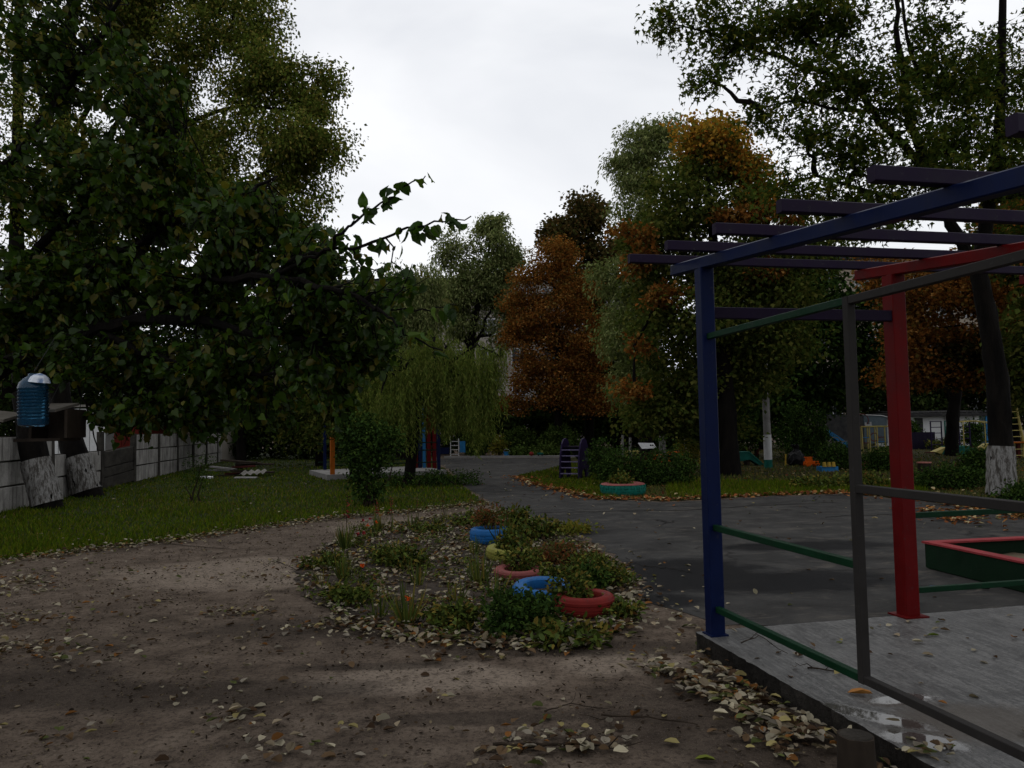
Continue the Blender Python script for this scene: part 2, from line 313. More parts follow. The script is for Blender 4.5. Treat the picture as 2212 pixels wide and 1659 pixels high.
LM['yellow'] = leafmat('leaf_yellow', [(0.306, 0.1733, 0.027), (0.3672, 0.2048, 0.0297), (0.2448, 0.1575, 0.027), (0.306, 0.1182, 0.0189), (0.1071, 0.1024, 0.02025)], .35)
LM['brown'] = leafmat('leaf_brown', [(0.0455, 0.039, 0.0144), (0.065, 0.0494, 0.0168), (0.039, 0.0416, 0.012), (0.078, 0.0455, 0.0156)], .25)
LM['chestnut'] = leafmat('leaf_chestnut', [(0.04063, 0.05687, 0.0132), (0.05687, 0.07475, 0.01584), (0.08125, 0.08937, 0.0198), (0.0455, 0.065, 0.0132), (0.0975, 0.0975, 0.02376)], .3)
LM['maple'] = leafmat('leaf_maple', [(0.03038, 0.04868, 0.0099), (0.0429, 0.06492, 0.0121), (0.06078, 0.08114, 0.0143), (0.03575, 0.05518, 0.011), (0.08938, 0.08926, 0.0154)], .3)
LM['shrub'] = leafmat('leaf_shrub', [(0.01771, 0.03438, 0.008), (0.0253, 0.04761, 0.01), (0.03795, 0.06348, 0.012), (0.02024, 0.03968, 0.01)], 0.)
LM['hedge'] = leafmat('leaf_hedge', [(0.036, 0.06, 0.0132), (0.048, 0.078, 0.0165), (0.06, 0.084, 0.0198)], 0.)
LM['lime'] = leafmat('leaf_lime', [(.11, .12, .02), (.14, .13, .022), (.09, .1, .02), (.16, .12, .02)], .3)
LM['weed'] = leafmat('leaf_weed', [(0.03848, 0.0572, 0.01056), (0.05771, 0.078, 0.01584), (0.07695, 0.0884, 0.0176), (0.04489, 0.0624, 0.0176), (0.1154, 0.0884, 0.01936)], 0.)
LM['reddish'] = leafmat('leaf_reddish', [(.12, .05, .02), (.09, .05, .02), (.05, .055, .015), (.15, .045, .02), (.06, .06, .02)], .25)
LM['grass'] = leafmat('grass_blade', [(0.03388, 0.0598, 0.00352), (0.0462, 0.07774, 0.0044), (0.0616, 0.0897, 0.00528), (0.0847, 0.0897, 0.0088)], 0.)
LM['grass_dry'] = leafmat('grass_blade_dry', [(.05, .06, .014), (.08, .075, .022), (.04, .06, .014), (.12, .09, .03)], 0.)
FCOL = {'cream': (.3, .265, .19), 'pale tan': (.23, .185, .125), 'yellowish': (.24, .2, .085), 'brown': (.1, .064, .036), 'olive green': (.075, .085, .03), 'rusty': (.17, .075, .024), 'dark brown': (.05, .031, .019), 'greyish': (.19, .165, .13)}
FCOL = {q: tuple(x*.84 for x in c) for q, c in FCOL.items()}
FALL = [FCOL[q] for q in ('cream', 'pale tan', 'yellowish', 'brown', 'greyish', 'cream', 'dark brown', 'olive green', 'rusty', 'pale tan', 'brown', 'greyish', 'dark brown', 'cream')]
for q in FCOL: LM['f_'+q] = leafmat('fallen_'+q.replace(' ', '_'), [tuple(x*k for x in FCOL[q]) for k in (.8, 1., 1.15)], .12, .6, True)
LM['fallen'] = leafmat('fallen_leaf', FALL, .15, .6); LM['fallenobj'] = leafmat('fallen_leaf_near', FALL, .15, .6, True)
LM['fallen_rust'] = leafmat('fallen_rust', [(.2, .07, .025), (.14, .05, .02), (.26, .12, .04), (.3, .24, .13), (.1, .04, .02)], .15, .65)
LM['crumb'] = leafmat('crumb', [(.03, .022, .015), (.05, .035, .022), (.02, .015, .011), (.1, .08, .05)], 0.)
LM['flower_red'] = leafmat('petal_red', [(.24, .02, .03), (.17, .012, .025), (.28, .04, .045)], .3); LM['flower_orange'] = leafmat('petal_orange', [(.6, .11, .015), (.5, .06, .015)], .3)

# ------------------------------------------------------------------ leaves
TPL = {
 'diamond': ([(0, 0, 0), (.45, .5, .1), (1, 0, -.08), (.45, -.5, .1)], [(0, 1, 2), (0, 2, 3)]),
 'oval': ([(0, 0, 0), (.3, .5, .1), (.72, .4, .08), (1, 0, -.1), (.72, -.4, .08), (.3, -.5, .1)], [(0, 1, 2, 3), (0, 3, 4, 5)]),
 'tri': ([(0, 0, 0), (.3, .5, .05), (.38, .16, .02), (1, 0, -.1), (.38, -.16, .02), (.3, -.5, .05)], [(0, 1, 2), (0, 2, 3), (0, 3, 4), (0, 4, 5)]),
 'fan': ([(0, 0, 0), (.1, .5, -.06), (.5, .2, .04), (.75, .55, -.06), (.68, .12, .04), (1.05, 0, -.1), (.68, -.12, .04), (.75, -.55, -.06), (.5, -.2, .04), (.1, -.5, -.06)],
         [(0, 1, 2), (0, 2, 3), (0, 3, 4), (0, 4, 5), (0, 5, 6), (0, 6, 7), (0, 7, 8), (0, 8, 9)]),
 'heart': ([(0, 0, 0), (-.04, .28, .05), (.2, .5, .1), (.5, .46, .1), (.78, .22, .02), (1.04, 0, -.16), (.78, -.22, .02), (.5, -.46, .1), (.2, -.5, .1), (-.04, -.28, .05), (.32, 0, .0), (.66, 0, -.04)],
           [(0, 1, 2, 10), (10, 2, 3, 11), (11, 3, 4, 5), (11, 5, 6, 7), (10, 11, 7, 8), (0, 10, 8, 9)]),
 'curl': ([(0, 0, .02), (.25, .42, .16), (.6, .46, .22), (.95, .2, .14), (1.05, 0, .02), (.95, -.2, .1), (.6, -.46, .2), (.25, -.42, .1), (.5, 0, 0)],
          [(0, 1, 2, 8), (8, 2, 3, 4), (8, 4, 5, 6), (0, 8, 6, 7)]),
 'blade': ([(0, .5, 0), (0, -.5, 0), (.6, -.3, .04), (1, 0, .14), (.6, .3, .04)], [(0, 1, 2, 4), (4, 2, 3)]),
 'grass': ([(0, .5, 0), (0, -.5, 0), (1, 0, .12)], [(0, 1, 2)]),
}
def unit(A): return A/np.maximum(np.linalg.norm(A, axis=1, keepdims=True), 1e-9)
def leaf_geo(C, A, U, L, Wd, kind):
    T, Fs = TPL[kind]; T = np.array(T); a = unit(A); s = unit(np.cross(U, a)); n = np.cross(a, s)
    L = np.broadcast_to(L, (len(C),)); Wd = np.broadcast_to(Wd, (len(C),))
    V = C[:, None]+a[:, None]*(T[None, :, 0:1]*L[:, None, None])+s[:, None]*(T[None, :, 1:2]*(L*Wd)[:, None, None])+n[:, None]*(T[None, :, 2:3]*L[:, None, None])
    return V, Fs
def leaf_obj(name, C, A, U, L, Wd, tpl, mat, parent=None, **kw):
    V, Fs = leaf_geo(C, A, U, L, Wd, tpl); n, k = V.shape[:2]; V = V.reshape(-1, 3)
    origin = np.array([V[:, 0].mean(), V[:, 1].mean(), V[:, 2].min()]); V = V-origin
    me = bpy.data.meshes.new(name); me.vertices.add(len(V)); me.vertices.foreach_set('co', V.astype(np.float32).ravel())
    lens = np.array([len(f) for f in Fs]); flat = np.concatenate([np.array(f) for f in Fs])
    loops = (flat[None]+np.arange(n)[:, None]*k).ravel().astype(np.int32)
    me.loops.add(len(loops)); me.loops.foreach_set('vertex_index', loops)
    al = np.tile(lens, n); st = np.concatenate([[0], np.cumsum(al)[:-1]]).astype(np.int32)
    me.polygons.add(len(al)); me.polygons.foreach_set('loop_start', st)
    try: me.polygons.foreach_set('loop_total', al.astype(np.int32))
    except Exception: pass
    me.materials.append(mat); me.update(calc_edges=True); me.validate()
    o = bpy.data.objects.new(name, me); attach(o, origin, parent); return tag(o, **kw)
def clumps(ells, n, rg, shell=.45):
    w = np.array([e[2] if len(e) > 2 else np.prod(e[1])**(2/3) for e in ells]); idx = rg.choice(len(ells), n, p=w/w.sum())
    d = unit(rg.normal(size=(n, 3))); r = (shell**3+(1-shell**3)*rg.random(n))**(1/3)*rg.uniform(.75, 1.15, n)
    C = np.array([ells[i][0] for i in idx]); R = np.array([ells[i][1] for i in idx]); return C+d*R*r[:, None], d, idx
def lobes(ells, rg, k=5):
    out_ = []
    for e in ells:
        c, R_ = np.array(e[0]), np.array(e[1]); sub = [(c, R_*.72)]
        for j in range(k):
            d = nrm(rg.normal(size=3)+[0, 0, .25]); sub.append((c+d*R_*rg.uniform(.65, .95), R_*rg.uniform(.25, .5)))
        w = (e[2] if len(e) > 2 else np.prod(R_)**(2/3)); tot = sum(np.prod(q[1])**(2/3) for q in sub)
        out_ += [(q[0], q[1], w*np.prod(q[1])**(2/3)/tot) for q in sub]
    return out_
def around(cc, dd, per, cr, rg, droop=.3, flat=.6):
    n = len(cc); k = rg.poisson(per, n).clip(3); i = np.repeat(np.arange(n), k); m_ = len(i)
    size = rg.uniform(.6, 1.3, n)[i, None]
    C = cc[i]+np.clip(rg.normal(size=(m_, 3)), -1.5, 1.5)*cr*size*np.array([1, 1, flat])
    A = rg.normal(size=(m_, 3))*.8+dd[i]*.6+np.array([0, 0, -droop]); U = rg.normal(size=(m_, 3))*.55+np.array([0, 0, 1.])
    return C, A, U
def wobble(p, q, n, amp, rg, sag=0.):
    t_ = np.linspace(0, 1, n)[:, None]; L = np.linalg.norm(np.array(q)-np.array(p))
    pts = np.array(p)*(1-t_)+np.array(q)*t_+rg.normal(size=(n, 3))*amp*L*np.sin(np.pi*t_); pts[:, 2] += (sag*L*np.sin(np.pi*t_))[:, 0]
    return pts
def tree(name, label, base, trunk, groups, limbs=(), seed=1, bark='bark', white=None, cat='tree', twigs=60, group=None, rough=.05, crown_name='crown'):
    """trunk: [(point, radius)...]; groups: [(material, leaf kind, L, W, ellipsoids, clumps, leaves per clump, clump radius, droop)]"""
    rg = np.random.default_rng(seed); root = thing(name, label, cat, base, group)
    mb = MB(); tp = [np.array(p, float) for p, r in trunk]; tr = [r for p, r in trunk]
    PP_, RR = [tp[0]-nrm(tp[1]-tp[0])*.35], [tr[0]*1.05]
    for i in range(len(tp)-1):
        for s_ in np.linspace(0, 1, 6)[:-1]: PP_.append(tp[i]*(1-s_)+tp[i+1]*s_); RR.append(tr[i]*(1-s_)+tr[i+1]*s_)
    PP_.append(tp[-1]); RR.append(tr[-1])
    RR[1] *= 1.04
    mb.tube(PP_, RR, 12, rough, seed=seed); mb.build('trunk', MT[bark], root, smooth=True)
    if white:
        z0, z1 = white; q = [(p, r) for p, r in zip(PP_, RR)]
        def atz(z):
            for (p, r), (p2, r2) in zip(q, q[1:]):
                if p2[2] >= z: s_ = (z-p[2])/max(p2[2]-p[2], 1e-6); return p+(p2-p)*s_, r+(r2-r)*s_
            return q[-1]
        ws = [atz(z) for z in np.linspace(z0, z1, 9)]
        MB().tube([p for p, r in ws], [r*1.06+.008 for p, r in ws], 16, .03, cap=False, seed=seed).build('whitewash', MT['whitewash'], root, smooth=True, label='flaking white limewash around the foot of the trunk')
    nodes = [p for p in PP_[len(PP_)//3:]]; lb = MB()
    for pts, r0, r1 in limbs:
        pts = [np.array(p, float) for p in pts]; dens = []
        for i in range(len(pts)-1):
            for s_ in np.linspace(0, 1, 5)[:-1]: dens.append(pts[i]*(1-s_)+pts[i+1]*s_+rg.normal(size=3)*r0*.25)
        dens.append(pts[-1]); lb.tube(dens, list(np.linspace(r0, r1, len(dens))), 7, .05); nodes += dens
    for g_i, (mat, kind, L, Wd, ells, nc, per, cr, droop) in enumerate(groups):
        per = per*DK; L = L*LK_
        cc, dd, ii = clumps(lobes(ells, rg), nc, rg, .55)
        for e in range(len(ells)):
            c = np.array(ells[e][0]); j = min(range(len(nodes)), key=lambda k: np.linalg.norm(nodes[k]-c)+max(0, nodes[k][2]-c[2])*1.)
            pts = wobble(nodes[j], c, 6, .05, rg, .04); lb.tube(pts, list(np.linspace(max(.02, L*.5), .015, 6)), 6); nodes += list(pts[2:])
        ND = np.array(nodes)
        for k in rg.choice(nc, min(twigs, nc), replace=False):
            j = np.argmin(np.linalg.norm(ND-cc[k], axis=1)); lb.tube(wobble(ND[j], cc[k], 4, .06, rg), [max(.012, L*.12), .012, .009, .006], 4)
        C, A, U = around(cc, dd, per, cr, rg, droop)
        ok = C[:, 2] > .05; C, A, U = C[ok], A[ok], U[ok]
        leaf_obj(crown_name, C, A, U, L*rg.uniform(.7, 1.25, len(C)), Wd, kind, mat, root, kind='stuff')
    if lb.V: lb.build('branches', MT[bark], root, smooth=True, kind='stuff')
    return root
DK, LK_ = 1.8, 1.2
def E(u, v, Y, ru, rv, ry, w=None):       # ellipsoid given by picture-size radii at depth Y
    s = Y/F; e = (P(u, v, Y), np.array([ru*s, ry, rv*s])); return e if w is None else (*e, w)

# ------------------------------------------------------------------ ground
def sheet(name, pts, z, mat, jit=0., seed=0, **kw):
    rg = np.random.default_rng(seed); Q = []
    for i in range(len(pts)):
        p, q = np.array(pts[i], float)[:2], np.array(pts[(i+1) % len(pts)], float)[:2]; n = max(1, int(min(np.linalg.norm(q-p), 14)/.18)) if jit else 1
        nv = np.array([-(q-p)[1], (q-p)[0]])/max(np.linalg.norm(q-p), 1e-6)
        for k in range(n):
            Q.append((*(p+(q-p)*k/n+nv*(rg.normal()*jit if k else 0)), z))
    return mesh_obj(name, Q, [tuple(range(len(Q)))], MT[mat], **kw)
mesh_obj('ground', [(-400, -60, 0), (400, -60, 0), (400, 600, 0), (-400, 600, 0)], [(0, 1, 2, 3)], MT['dirt'], kind='structure')
ASP = [G(*q) for q in [(1065, 1092), (1005, 1050), (968, 1012), (930, 991)]]+[np.array([-3.2, 40.5, 0]), np.array([2.6, 38.3, 0])]+[G(*q) for q in [(1216, 1006), (1112, 1032), (1160, 1050), (1290, 1080), (1450, 1085), (1640, 1074), (1830, 1068), (2010, 1085), (2250, 1128)]]+[np.array([14, 10.2, 0]), np.array([14, 6.2, 0]), np.array([4.2, 6.0, 0])]+[G(*q) for q in [(1560, 1352), (1460, 1318), (1392, 1283), (1345, 1215), (1265, 1160), (1150, 1118)]]
sheet('asphalt_yard', ASP, .004, 'asphalt', .05, 3, kind='structure')
LAWN = [np.array([-16, 8.6, 0]), G(-150, 1225), G(0, 1212), G(200, 1187), G(400, 1166), G(560, 1140), G(720, 1120), G(900, 1105), G(1052, 1089), G(1000, 1052), G(962, 1014), G(925, 992), np.array([-4.2, 42, 0]), np.array([-4.5, 68, 0]), np.array([-40, 68, 0])]
sheet('lawn', LAWN, .008, 'turf', .06, 4, kind='structure')
RL_ = [G(*q) for q in [(1114, 1031), (1216, 1006)]]+[np.array([3.2, 41, 0]), np.array([5, 60, 0]), np.array([60, 60, 0]), np.array([30, 12, 0])]+[G(*q) for q in [(2250, 1126), (2010, 1083), (1830, 1066), (1640, 1072), (1450, 1083), (1290, 1078), (1160, 1048)]]
sheet('playground_lawn', RL_, .008, 'turf_dry', .06, 5, kind='structure')
BED = [G(*q) for q in [(640, 1225), (700, 1180), (800, 1140), (930, 1118), (1060, 1100), (1140, 1120), (1260, 1165), (1330, 1215), (1375, 1290), (1360, 1350), (1250, 1392), (1040, 1398), (860, 1372), (720, 1335), (650, 1280)]]
sheet('flower_bed', BED, .010, 'soil', .05, 6, kind='structure')
rgs = np.random.default_rng(8)
for uv in ([(1085, 1112), (1180, 1108), (1330, 1105), (1480, 1103), (1650, 1092), (1820, 1085)], [(1000, 1063), (1100, 1062), (1190, 1058), (1290, 1080)], [(1780, 1118), (1850, 1114), (1960, 1112), (2100, 1122)], [(1350, 1205), (1390, 1225), (1440, 1228), (1500, 1240)]):
    ps = [G(*q) for q in uv]; L_, R__ = [], []
    for i in range(len(ps)-1):
        for s_ in np.linspace(0, 1, 12)[:-1]:
            p = ps[i]*(1-s_)+ps[i+1]*s_; w = abs(rgs.normal())*.012+.012*p[1]/12; j = rgs.normal()*.03; L_.append((p[0], p[1]+j+w, .0075)); R__.append((p[0], p[1]+j-w, .0075))
    n_ = len(L_); mesh_obj('asphalt_seam', L_+R__, [(i, i+1, n_+i+1, n_+i) for i in range(n_-1)], MT['seam'], kind='structure')
kb = MB().bar((-3.6, 40.9, .05), (3.4, 38.6, .05), .14, .12, bev=.01).build('kerb', MT['concrete_pole'], None, kind='structure')
# platform under the pergola
TH = .2168; O0 = np.array([1.3513, 5.3778])
def PG_(a, b, z): return np.array([O0[0]+a*math.cos(TH)+b*math.sin(TH), O0[1]+a*math.sin(TH)-b*math.cos(TH), z])
def slab(name, corners, z0, z1, mat, seed, **kw):
    rg = np.random.default_rng(seed); top = []
    for i in range(4):
        p, q = corners[i][:2], corners[(i+1) % 4][:2]; n = int(np.linalg.norm(q-p)/.05)
        for k in range(n): top.append(p+(q-p)*k/n+rg.normal(size=2)*.004)
    n = len(top); V = [(*p, z1+0*i) for i, p in enumerate(top)]+[(p[0]+rg.normal()*.006, p[1]+rg.normal()*.006, (z0+z1)/2) for p in top]+[(*p, z0) for p in top]
    Fs = [tuple(range(n))]+[(r*n+i, (r+1)*n+i, (r+1)*n+(i+1) % n, r*n+(i+1) % n) for r in (0, 1) for i in range(n)]
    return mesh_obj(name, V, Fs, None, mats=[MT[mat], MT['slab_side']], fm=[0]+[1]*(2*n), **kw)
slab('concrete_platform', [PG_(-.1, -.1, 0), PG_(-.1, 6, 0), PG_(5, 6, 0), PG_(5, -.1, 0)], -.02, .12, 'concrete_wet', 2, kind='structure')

# ------------------------------------------------------------------ pergola on the platform
R0 = PG_(0, 0, .12)
pg = thing('pergola', 'painted metal pergola frame in blue, red, purple and green on concrete platform', 'pergola', R0)
ZT, SL = 2.6286, .0892
def beam(a, mat, name):
    MB().bar(PG_(a, -.47, ZT+.04+.47*SL), PG_(a, 5, ZT+.04-5*SL), .08, .08, bev=.006).build(name, mat, pg)
def ppost(a, b, w, mat):
    z1 = ZT-b*SL-.001; mb = MB(); x, y, _ = PG_(a, b, 0); mb.post(x, y, .126, z1, w, TH); o = mb.build('post', mat, pg)
    MB().box((x, y, .124), (w+(.03 if mat is PB else .08), w+(.03 if mat is PB else .08), .012), TH).build('base_plate', mat, o)
beam(0, PB, 'beam'); beam(1.5756, PR, 'beam'); beam(3.15, PR, 'beam')
ppost(0, 0, .1, PB); ppost(0, 4.3, .1, PB); ppost(1.5756, -.08, .115, PR); ppost(3.2, -.08, .115, PR); ppost(3.2, 4.3, .115, PR)
for i in range(8):
    b = -.412+.67*i; z = ZT+.08-b*SL+.033
    MB().bar(PG_(-.3914, b, z), PG_(4.6, b, z), .05, .064, bev=.004).build('rafter', PP, pg)
MB().bar(PG_(.05, -.04, 2.325), PG_(1.52, -.06, 2.325), .05, .08, bev=.004).build('cross_beam', PP, pg)
for z in (.2984, .8452, 2.1499):
    MB().bar(PG_(0, .051, z), PG_(0, 1.531, z), .038, .04, bev=.003).build('rail', PG, pg)
for z in (.2984, 1.2191, 2.1499):
    MB().bar(PG_(0, 1.578, z), PG_(0, 4.24, z), .038, .04, bev=.003).build('rail', PY, pg)
x, y, _ = PG_(0, 1.5544, 0); MB().post(x, y, .278, 2.17, .044, TH, .003).build('mullion', PY, pg)
for z in (.2984, .8452):
    MB().bar(PG_(1.636, -.08, z), PG_(3.14, -.08, z), .038, .04, bev=.003).build('rail', PG, pg)

# ------------------------------------------------------------------ sandbox
c0 = G(2003, 1228); sa = .17
def SB(a, b, z): return np.array([c0[0]+a*math.cos(sa)+b*math.sin(sa), c0[1]+a*math.sin(sa)-b*math.cos(sa), z])
sb = thing('sandbox', 'square wooden sandbox with dark green sides and red rim behind the pergola', 'sandbox', SB(.9, .8, 0))
S_ = 1.75
for (a0, b0, a1, b1) in ((0, .03, 0, S_-.03), (S_, .03, S_, S_-.03), (.0, 0, S_, 0), (.0, S_, S_, S_)):
    MB().bar(SB(a0, b0, .135), SB(a1, b1, .135), .04, .25, bev=.004).build('side_board', MT['paint_darkgreen'], sb)
for (a0, b0, a1, b1) in ((.03, .091, .03, S_-.091), (S_-.03, .091, S_-.03, S_-.091), (-.03, .03, S_+.03, .03), (-.03, S_-.03, S_+.03, S_-.03)):
    MB().bar(SB(a0, b0, .272), SB(a1, b1, .272), .12, .022, bev=.003).build('rim_board', MT['paint_pinkred'], sb)
rg = np.random.default_rng(5); n = 14
V = [SB(.03+(S_-.06)*i/n, .03+(S_-.06)*j/n, .1+.03*rg.random()) for i in range(n+1) for j in range(n+1)]
mesh_obj('sand', V, [(i*(n+1)+j, i*(n+1)+j+1, (i+1)*(n+1)+j+1, (i+1)*(n+1)+j) for i in range(n) for j in range(n)], MT['sand'], sb, True)

# ------------------------------------------------------------------ tyres
def tyre(name, label, c, R, h, mat, mat2=None, tilt=(0, 0), tread=False, soil=True):
    ri = R*.6; root = thing(name, label, 'tyre', c, 'painted tyres used as planters')
    prof = [(ri, .03*h), (ri-.012, h*.5), (ri, h*.9), (ri+.015, h*.97), (ri+.03, h*1.0), (ri+.04, h*.965), (ri+.055, h*1.0), (R*.86, h*1.01), (R*.88, h*.985), (R*.93, h*.95), (R*.97, h*.84), (R*.975, h*.8), (R, h*.76), (R, h*.62), (R*.975, h*.6), (R*.975, h*.55), (R, h*.53), (R, h*.38), (R*.975, h*.36), (R*.975, h*.31), (R, h*.29), (R*.985, h*.16), (R*.92, .02*h)]
    cc = np.array(c)+np.array([0, 0, .012])
    MB().lathe(prof, cc, 40, tilt, True).build('tyre_body', mat, root, True)
    if mat2:
        pr = [(ri-.008, h*.86), (ri+.0, h*.93), (ri+.02, h*1.015), (R*.82, h*1.03), (R*.95, h*.985), (R*.99, h*.9)]
        MB().lathe(pr, cc, 40, tilt).build('side_wall', mat2, root, True)
    if tread:
        for k in range(44):
            t_ = 2*math.pi*k/44; q = cc+np.array([math.cos(t_)*R*.99, math.sin(t_)*R*.99, h*.66+(.02 if k % 2 else -.035)])
            MB().box(q, (.03, .05, h*.3), t_).build('tread_block', mat, root)
    if soil:
        n_ = 20; V = [cc+np.array([0, 0, h*.5])]+[cc+np.array([math.cos(6.2832*k/n_)*ri*1.05, math.sin(6.2832*k/n_)*ri*1.05, h*.4]) for k in range(n_)]
        mesh_obj('planting_soil', V, [(0, 1+k, 1+(k+1) % n_) for k in range(n_)], MT['soil'], root)
    return root
def at_u(u, Y): return np.array([(u-1106)/F*Y, Y, 0])
TY = [(at_u(1252, 6.55), .25, .15), (at_u(1165, 7.1), .28, .13), (at_u(1113, 8.1), .255, .1), (at_u(1092, 9.25), .27, .14), (at_u(1054, 10.6), .28, .19)]
tyre('tyre_planter', 'red painted tyre at the near corner of the flower bed', *TY[0], MT['tyre_red'])
tyre('tyre_planter', 'bright blue peeling tyre between the red and the pink tyre', *TY[1], MT['tyre_blue'], tilt=(.09, .02))
tyre('tyre_planter', 'faded pink tyre in the middle of the tyre row', *TY[2], MT['tyre_pink'], tilt=(.05, 0))
tyre('tyre_planter', 'pale yellow green tyre just in front of the farthest blue tyre', *TY[3], MT['tyre_lime'], tilt=(.06, .05))
tyre('tyre_planter', 'blue tyre at the far end of the flower bed row', *TY[4], MT['tyre_blue'])
tyre('tyre_planter', 'large truck tyre with green tread and red top by the slide shrubs', at_u(1340, 17.5), .5, .25, MT['tyre_green'], MT['tyre_pink'], tread=True)

# ------------------------------------------------------------------ concrete fence
def fx(Y): return -10.3-.2*(Y-15.1)
fence = thing('concrete_fence', 'weathered concrete panel fence along the left lawn', 'fence', (fx(14), 14, 0))
FY = [8.9, 12, 15.1, 18.6, 22.2, 25.4, 28.5, 31.5, 34.5, 37.5, 40.5, 43.5]
rg = np.random.default_rng(3)
fa = math.atan2(1, -.122)
for y in FY:
    MB().bar((fx(y), y, 0), (fx(y)+rg.normal()*.02, y, 1.57+rg.normal()*.02), .16, .14, up=(0, 1, 0), bev=.012).build('post', MT['concrete_dark'], fence)
for i in range(len(FY)-1):
    y0, y1 = FY[i]+.09, FY[i+1]-.09; rows = [(.0, .49), (.53, 1.01), (1.05, 1.53)]
    if FY[i] == 18.6: rows = [(0, .52), (.56, 1.08)]
    if FY[i] == 22.2: rows = [(0, .34), (.37, .62), (.65, 1.1)]
    for k, (z0, z1) in enumerate(rows):
        tl = .05 if FY[i] == 22.2 else rg.normal()*.006; mid_ = (z0+z1)/2; off = rg.normal()*.012+.03*(k == 2)*0
        p, q = np.array([fx(y0)+off, y0, mid_-tl]), np.array([fx(y1)+off, y1, mid_+tl])
        if FY[i] == 31.5 and k == 2:      # broken upper corner
            d = q-p; poly = [p+[0, 0, -.24], q+[0, 0, -.24], q+[0, 0, -.02], p+d*.82+[0, 0, .04], p+d*.7+[0, 0, .2], p+d*.62+[0, 0, .24], p+[0, 0, .24]]
            MB().prism(poly, (-.03, 0, 0), (.03, 0, 0)).build('panel', MT['fence_panel'], fence)
        else:
            MB().bar(p-[.045, 0, 0], q-[.045, 0, 0], .02, z1-z0+.05).build('added_gap_backing', MT['concrete_dark'], fence)  # added dark backing, keeps light from showing through the gaps
            MB().bar(p, q, .06, z1-z0, bev=.008).build('panel', MT['concrete_dark' if FY[i] == 22.2 else 'fence_panel'], fence)

# ------------------------------------------------------------------ garages behind the fence
def gable(name, label, x0, x1, y0, y1, h, hr, wall, roof, door=None, cat='garage'):
    root = thing(name, label, cat, ((x0+x1)/2, (y0+y1)/2, 0)); xm = (x0+x1)/2
    MB().prism([(x0, y0, 0), (x1, y0, 0), (x1, y0, h), (xm, y0, h+hr), (x0, y0, h)], (0, 0, 0), (0, y1-y0, 0)).build('wall', MT[wall], root)
    for s in (-1, 1):
        e = (x0-.25 if s < 0 else x1+.25); sl = hr/((x1-x0)/2)
        MB().prism([(e, y0-.3, h-.25*sl+.02), (xm, y0-.3, h+hr+.02), (xm, y0-.3, h+hr+.09), (e, y0-.3, h-.25*sl+.09)], (0, 0, 0), (0, y1-y0+.6, 0)).build('roof', MT[roof], root)
    if door:
        n_ = 5; w = (x1-x0)*.8
        for k in range(n_):
            MB().box((x0+(x1-x0)*.1+w*(k+.5)/n_, y0-.03, h*.45), (w/n_-.02, .05, h*.88)).build('door_board', MT[door], root)
    return root
ws = thing('white_shed', 'white boarded shed with pale roof edge behind the fence', 'shed', (-15.7, 28.3, 0))
MB().box((-15.7, 28.25, 1.25), (2.2, .6, 2.5)).build('wall', MT['concrete_pole'], ws)
for k in range(4): MB().box((-16.53+k*.556, 27.92, 1.27), (.53, .04, 2.46)).build('wall_board', MT['white_wall'], ws)
MB().box((-15.6, 28.4, 2.62), (2.8, 1.3, .08), tilt=(.04, 0)).build('roof', MT['roof_slate'], ws)
gable('red_garage', 'dark red garage with board doors beyond the white shed', -17.2, -14.75, 31.5, 34, 1.95, .5, 'rust_red', 'roof_dark', 'rust_red')
gable('small_gabled_shed', 'small pale gabled shed beyond the red garage', -17.9, -16.3, 37.2, 40, 2.15, .62, 'plaster_tan', 'roof_slate', 'wood_red', 'shed')
gable('small_gabled_shed', 'pale gabled shed with red doors, farthest beyond the fence', -18.2, -15.6, 41.5, 45, 2.2, .75, 'plaster', 'roof_slate', 'rust_red', 'shed')

# ------------------------------------------------------------------ apartment blocks
def block(name, label, x0, x1, y, h, storeys, cols, wall, seed, bal=()):
    root = thing(name, label, 'building', ((x0+x1)/2, y+6, 0)); rg = np.random.default_rng(seed)
    MB().box(((x0+x1)/2, y+6, h/2), (x1-x0, 12, h)).build('wall', MT[wall], root)
    MB().box(((x0+x1)/2, y+6, h+.15), (x1-x0+.8, 12.8, .3)).build('roof', MT['roof_dark'], root)
    sh = (h-1.2)/storeys; cw = (x1-x0)/cols
    for s in range(storeys):
        if s: MB().box(((x0+x1)/2, y-.012, .6+s*sh), (x1-x0-.01, .03, .05)).build('panel_joint', MT['concrete_dark'], root)
        for c in range(cols):
            xc = x0+(c+.5)*cw; zc = 1.1+s*sh+sh*.5; w, hh = min(1.5, cw*.5), 1.45
            if (s, c) in bal:
                b_ = MB().box((xc, y-.5, zc-.75), (cw*.8, 1., 1.0)).build('balcony', MT[rg.choice(['paint_teal', 'plaster_tan', 'grey_blue'])], root)
            mb = MB()
            for dx, dz, sx, sz in ((-w/2, 0, .09, hh), (w/2, 0, .09, hh), (0, hh/2, w+.09, .09), (0, -hh/2, w+.2, .1), (0, 0, .07, hh)): mb.box((xc+dx, y-.05, zc+dz), (sx, .12, sz))
            wn = mb.build('window', MT['paint_white'], root); MB().box((xc, y-.02, zc), (w, .06, hh)).build('pane', MT['pane'], wn)
    return root
block('apartment_block', 'five storey grey panel apartment block behind the willows and orange tree', -21.3, 14, 72, 15.2, 5, 12, 'plaster', 4, {(1, 5), (2, 6), (2, 8), (3, 7), (1, 8), (3, 3), (0, 8)})
block('apartment_block', 'tan apartment block glimpsed behind the orange trees on the right', 24, 62, 62, 14.5, 5, 13, 'plaster_tan', 5, {(1, 3), (2, 1)})

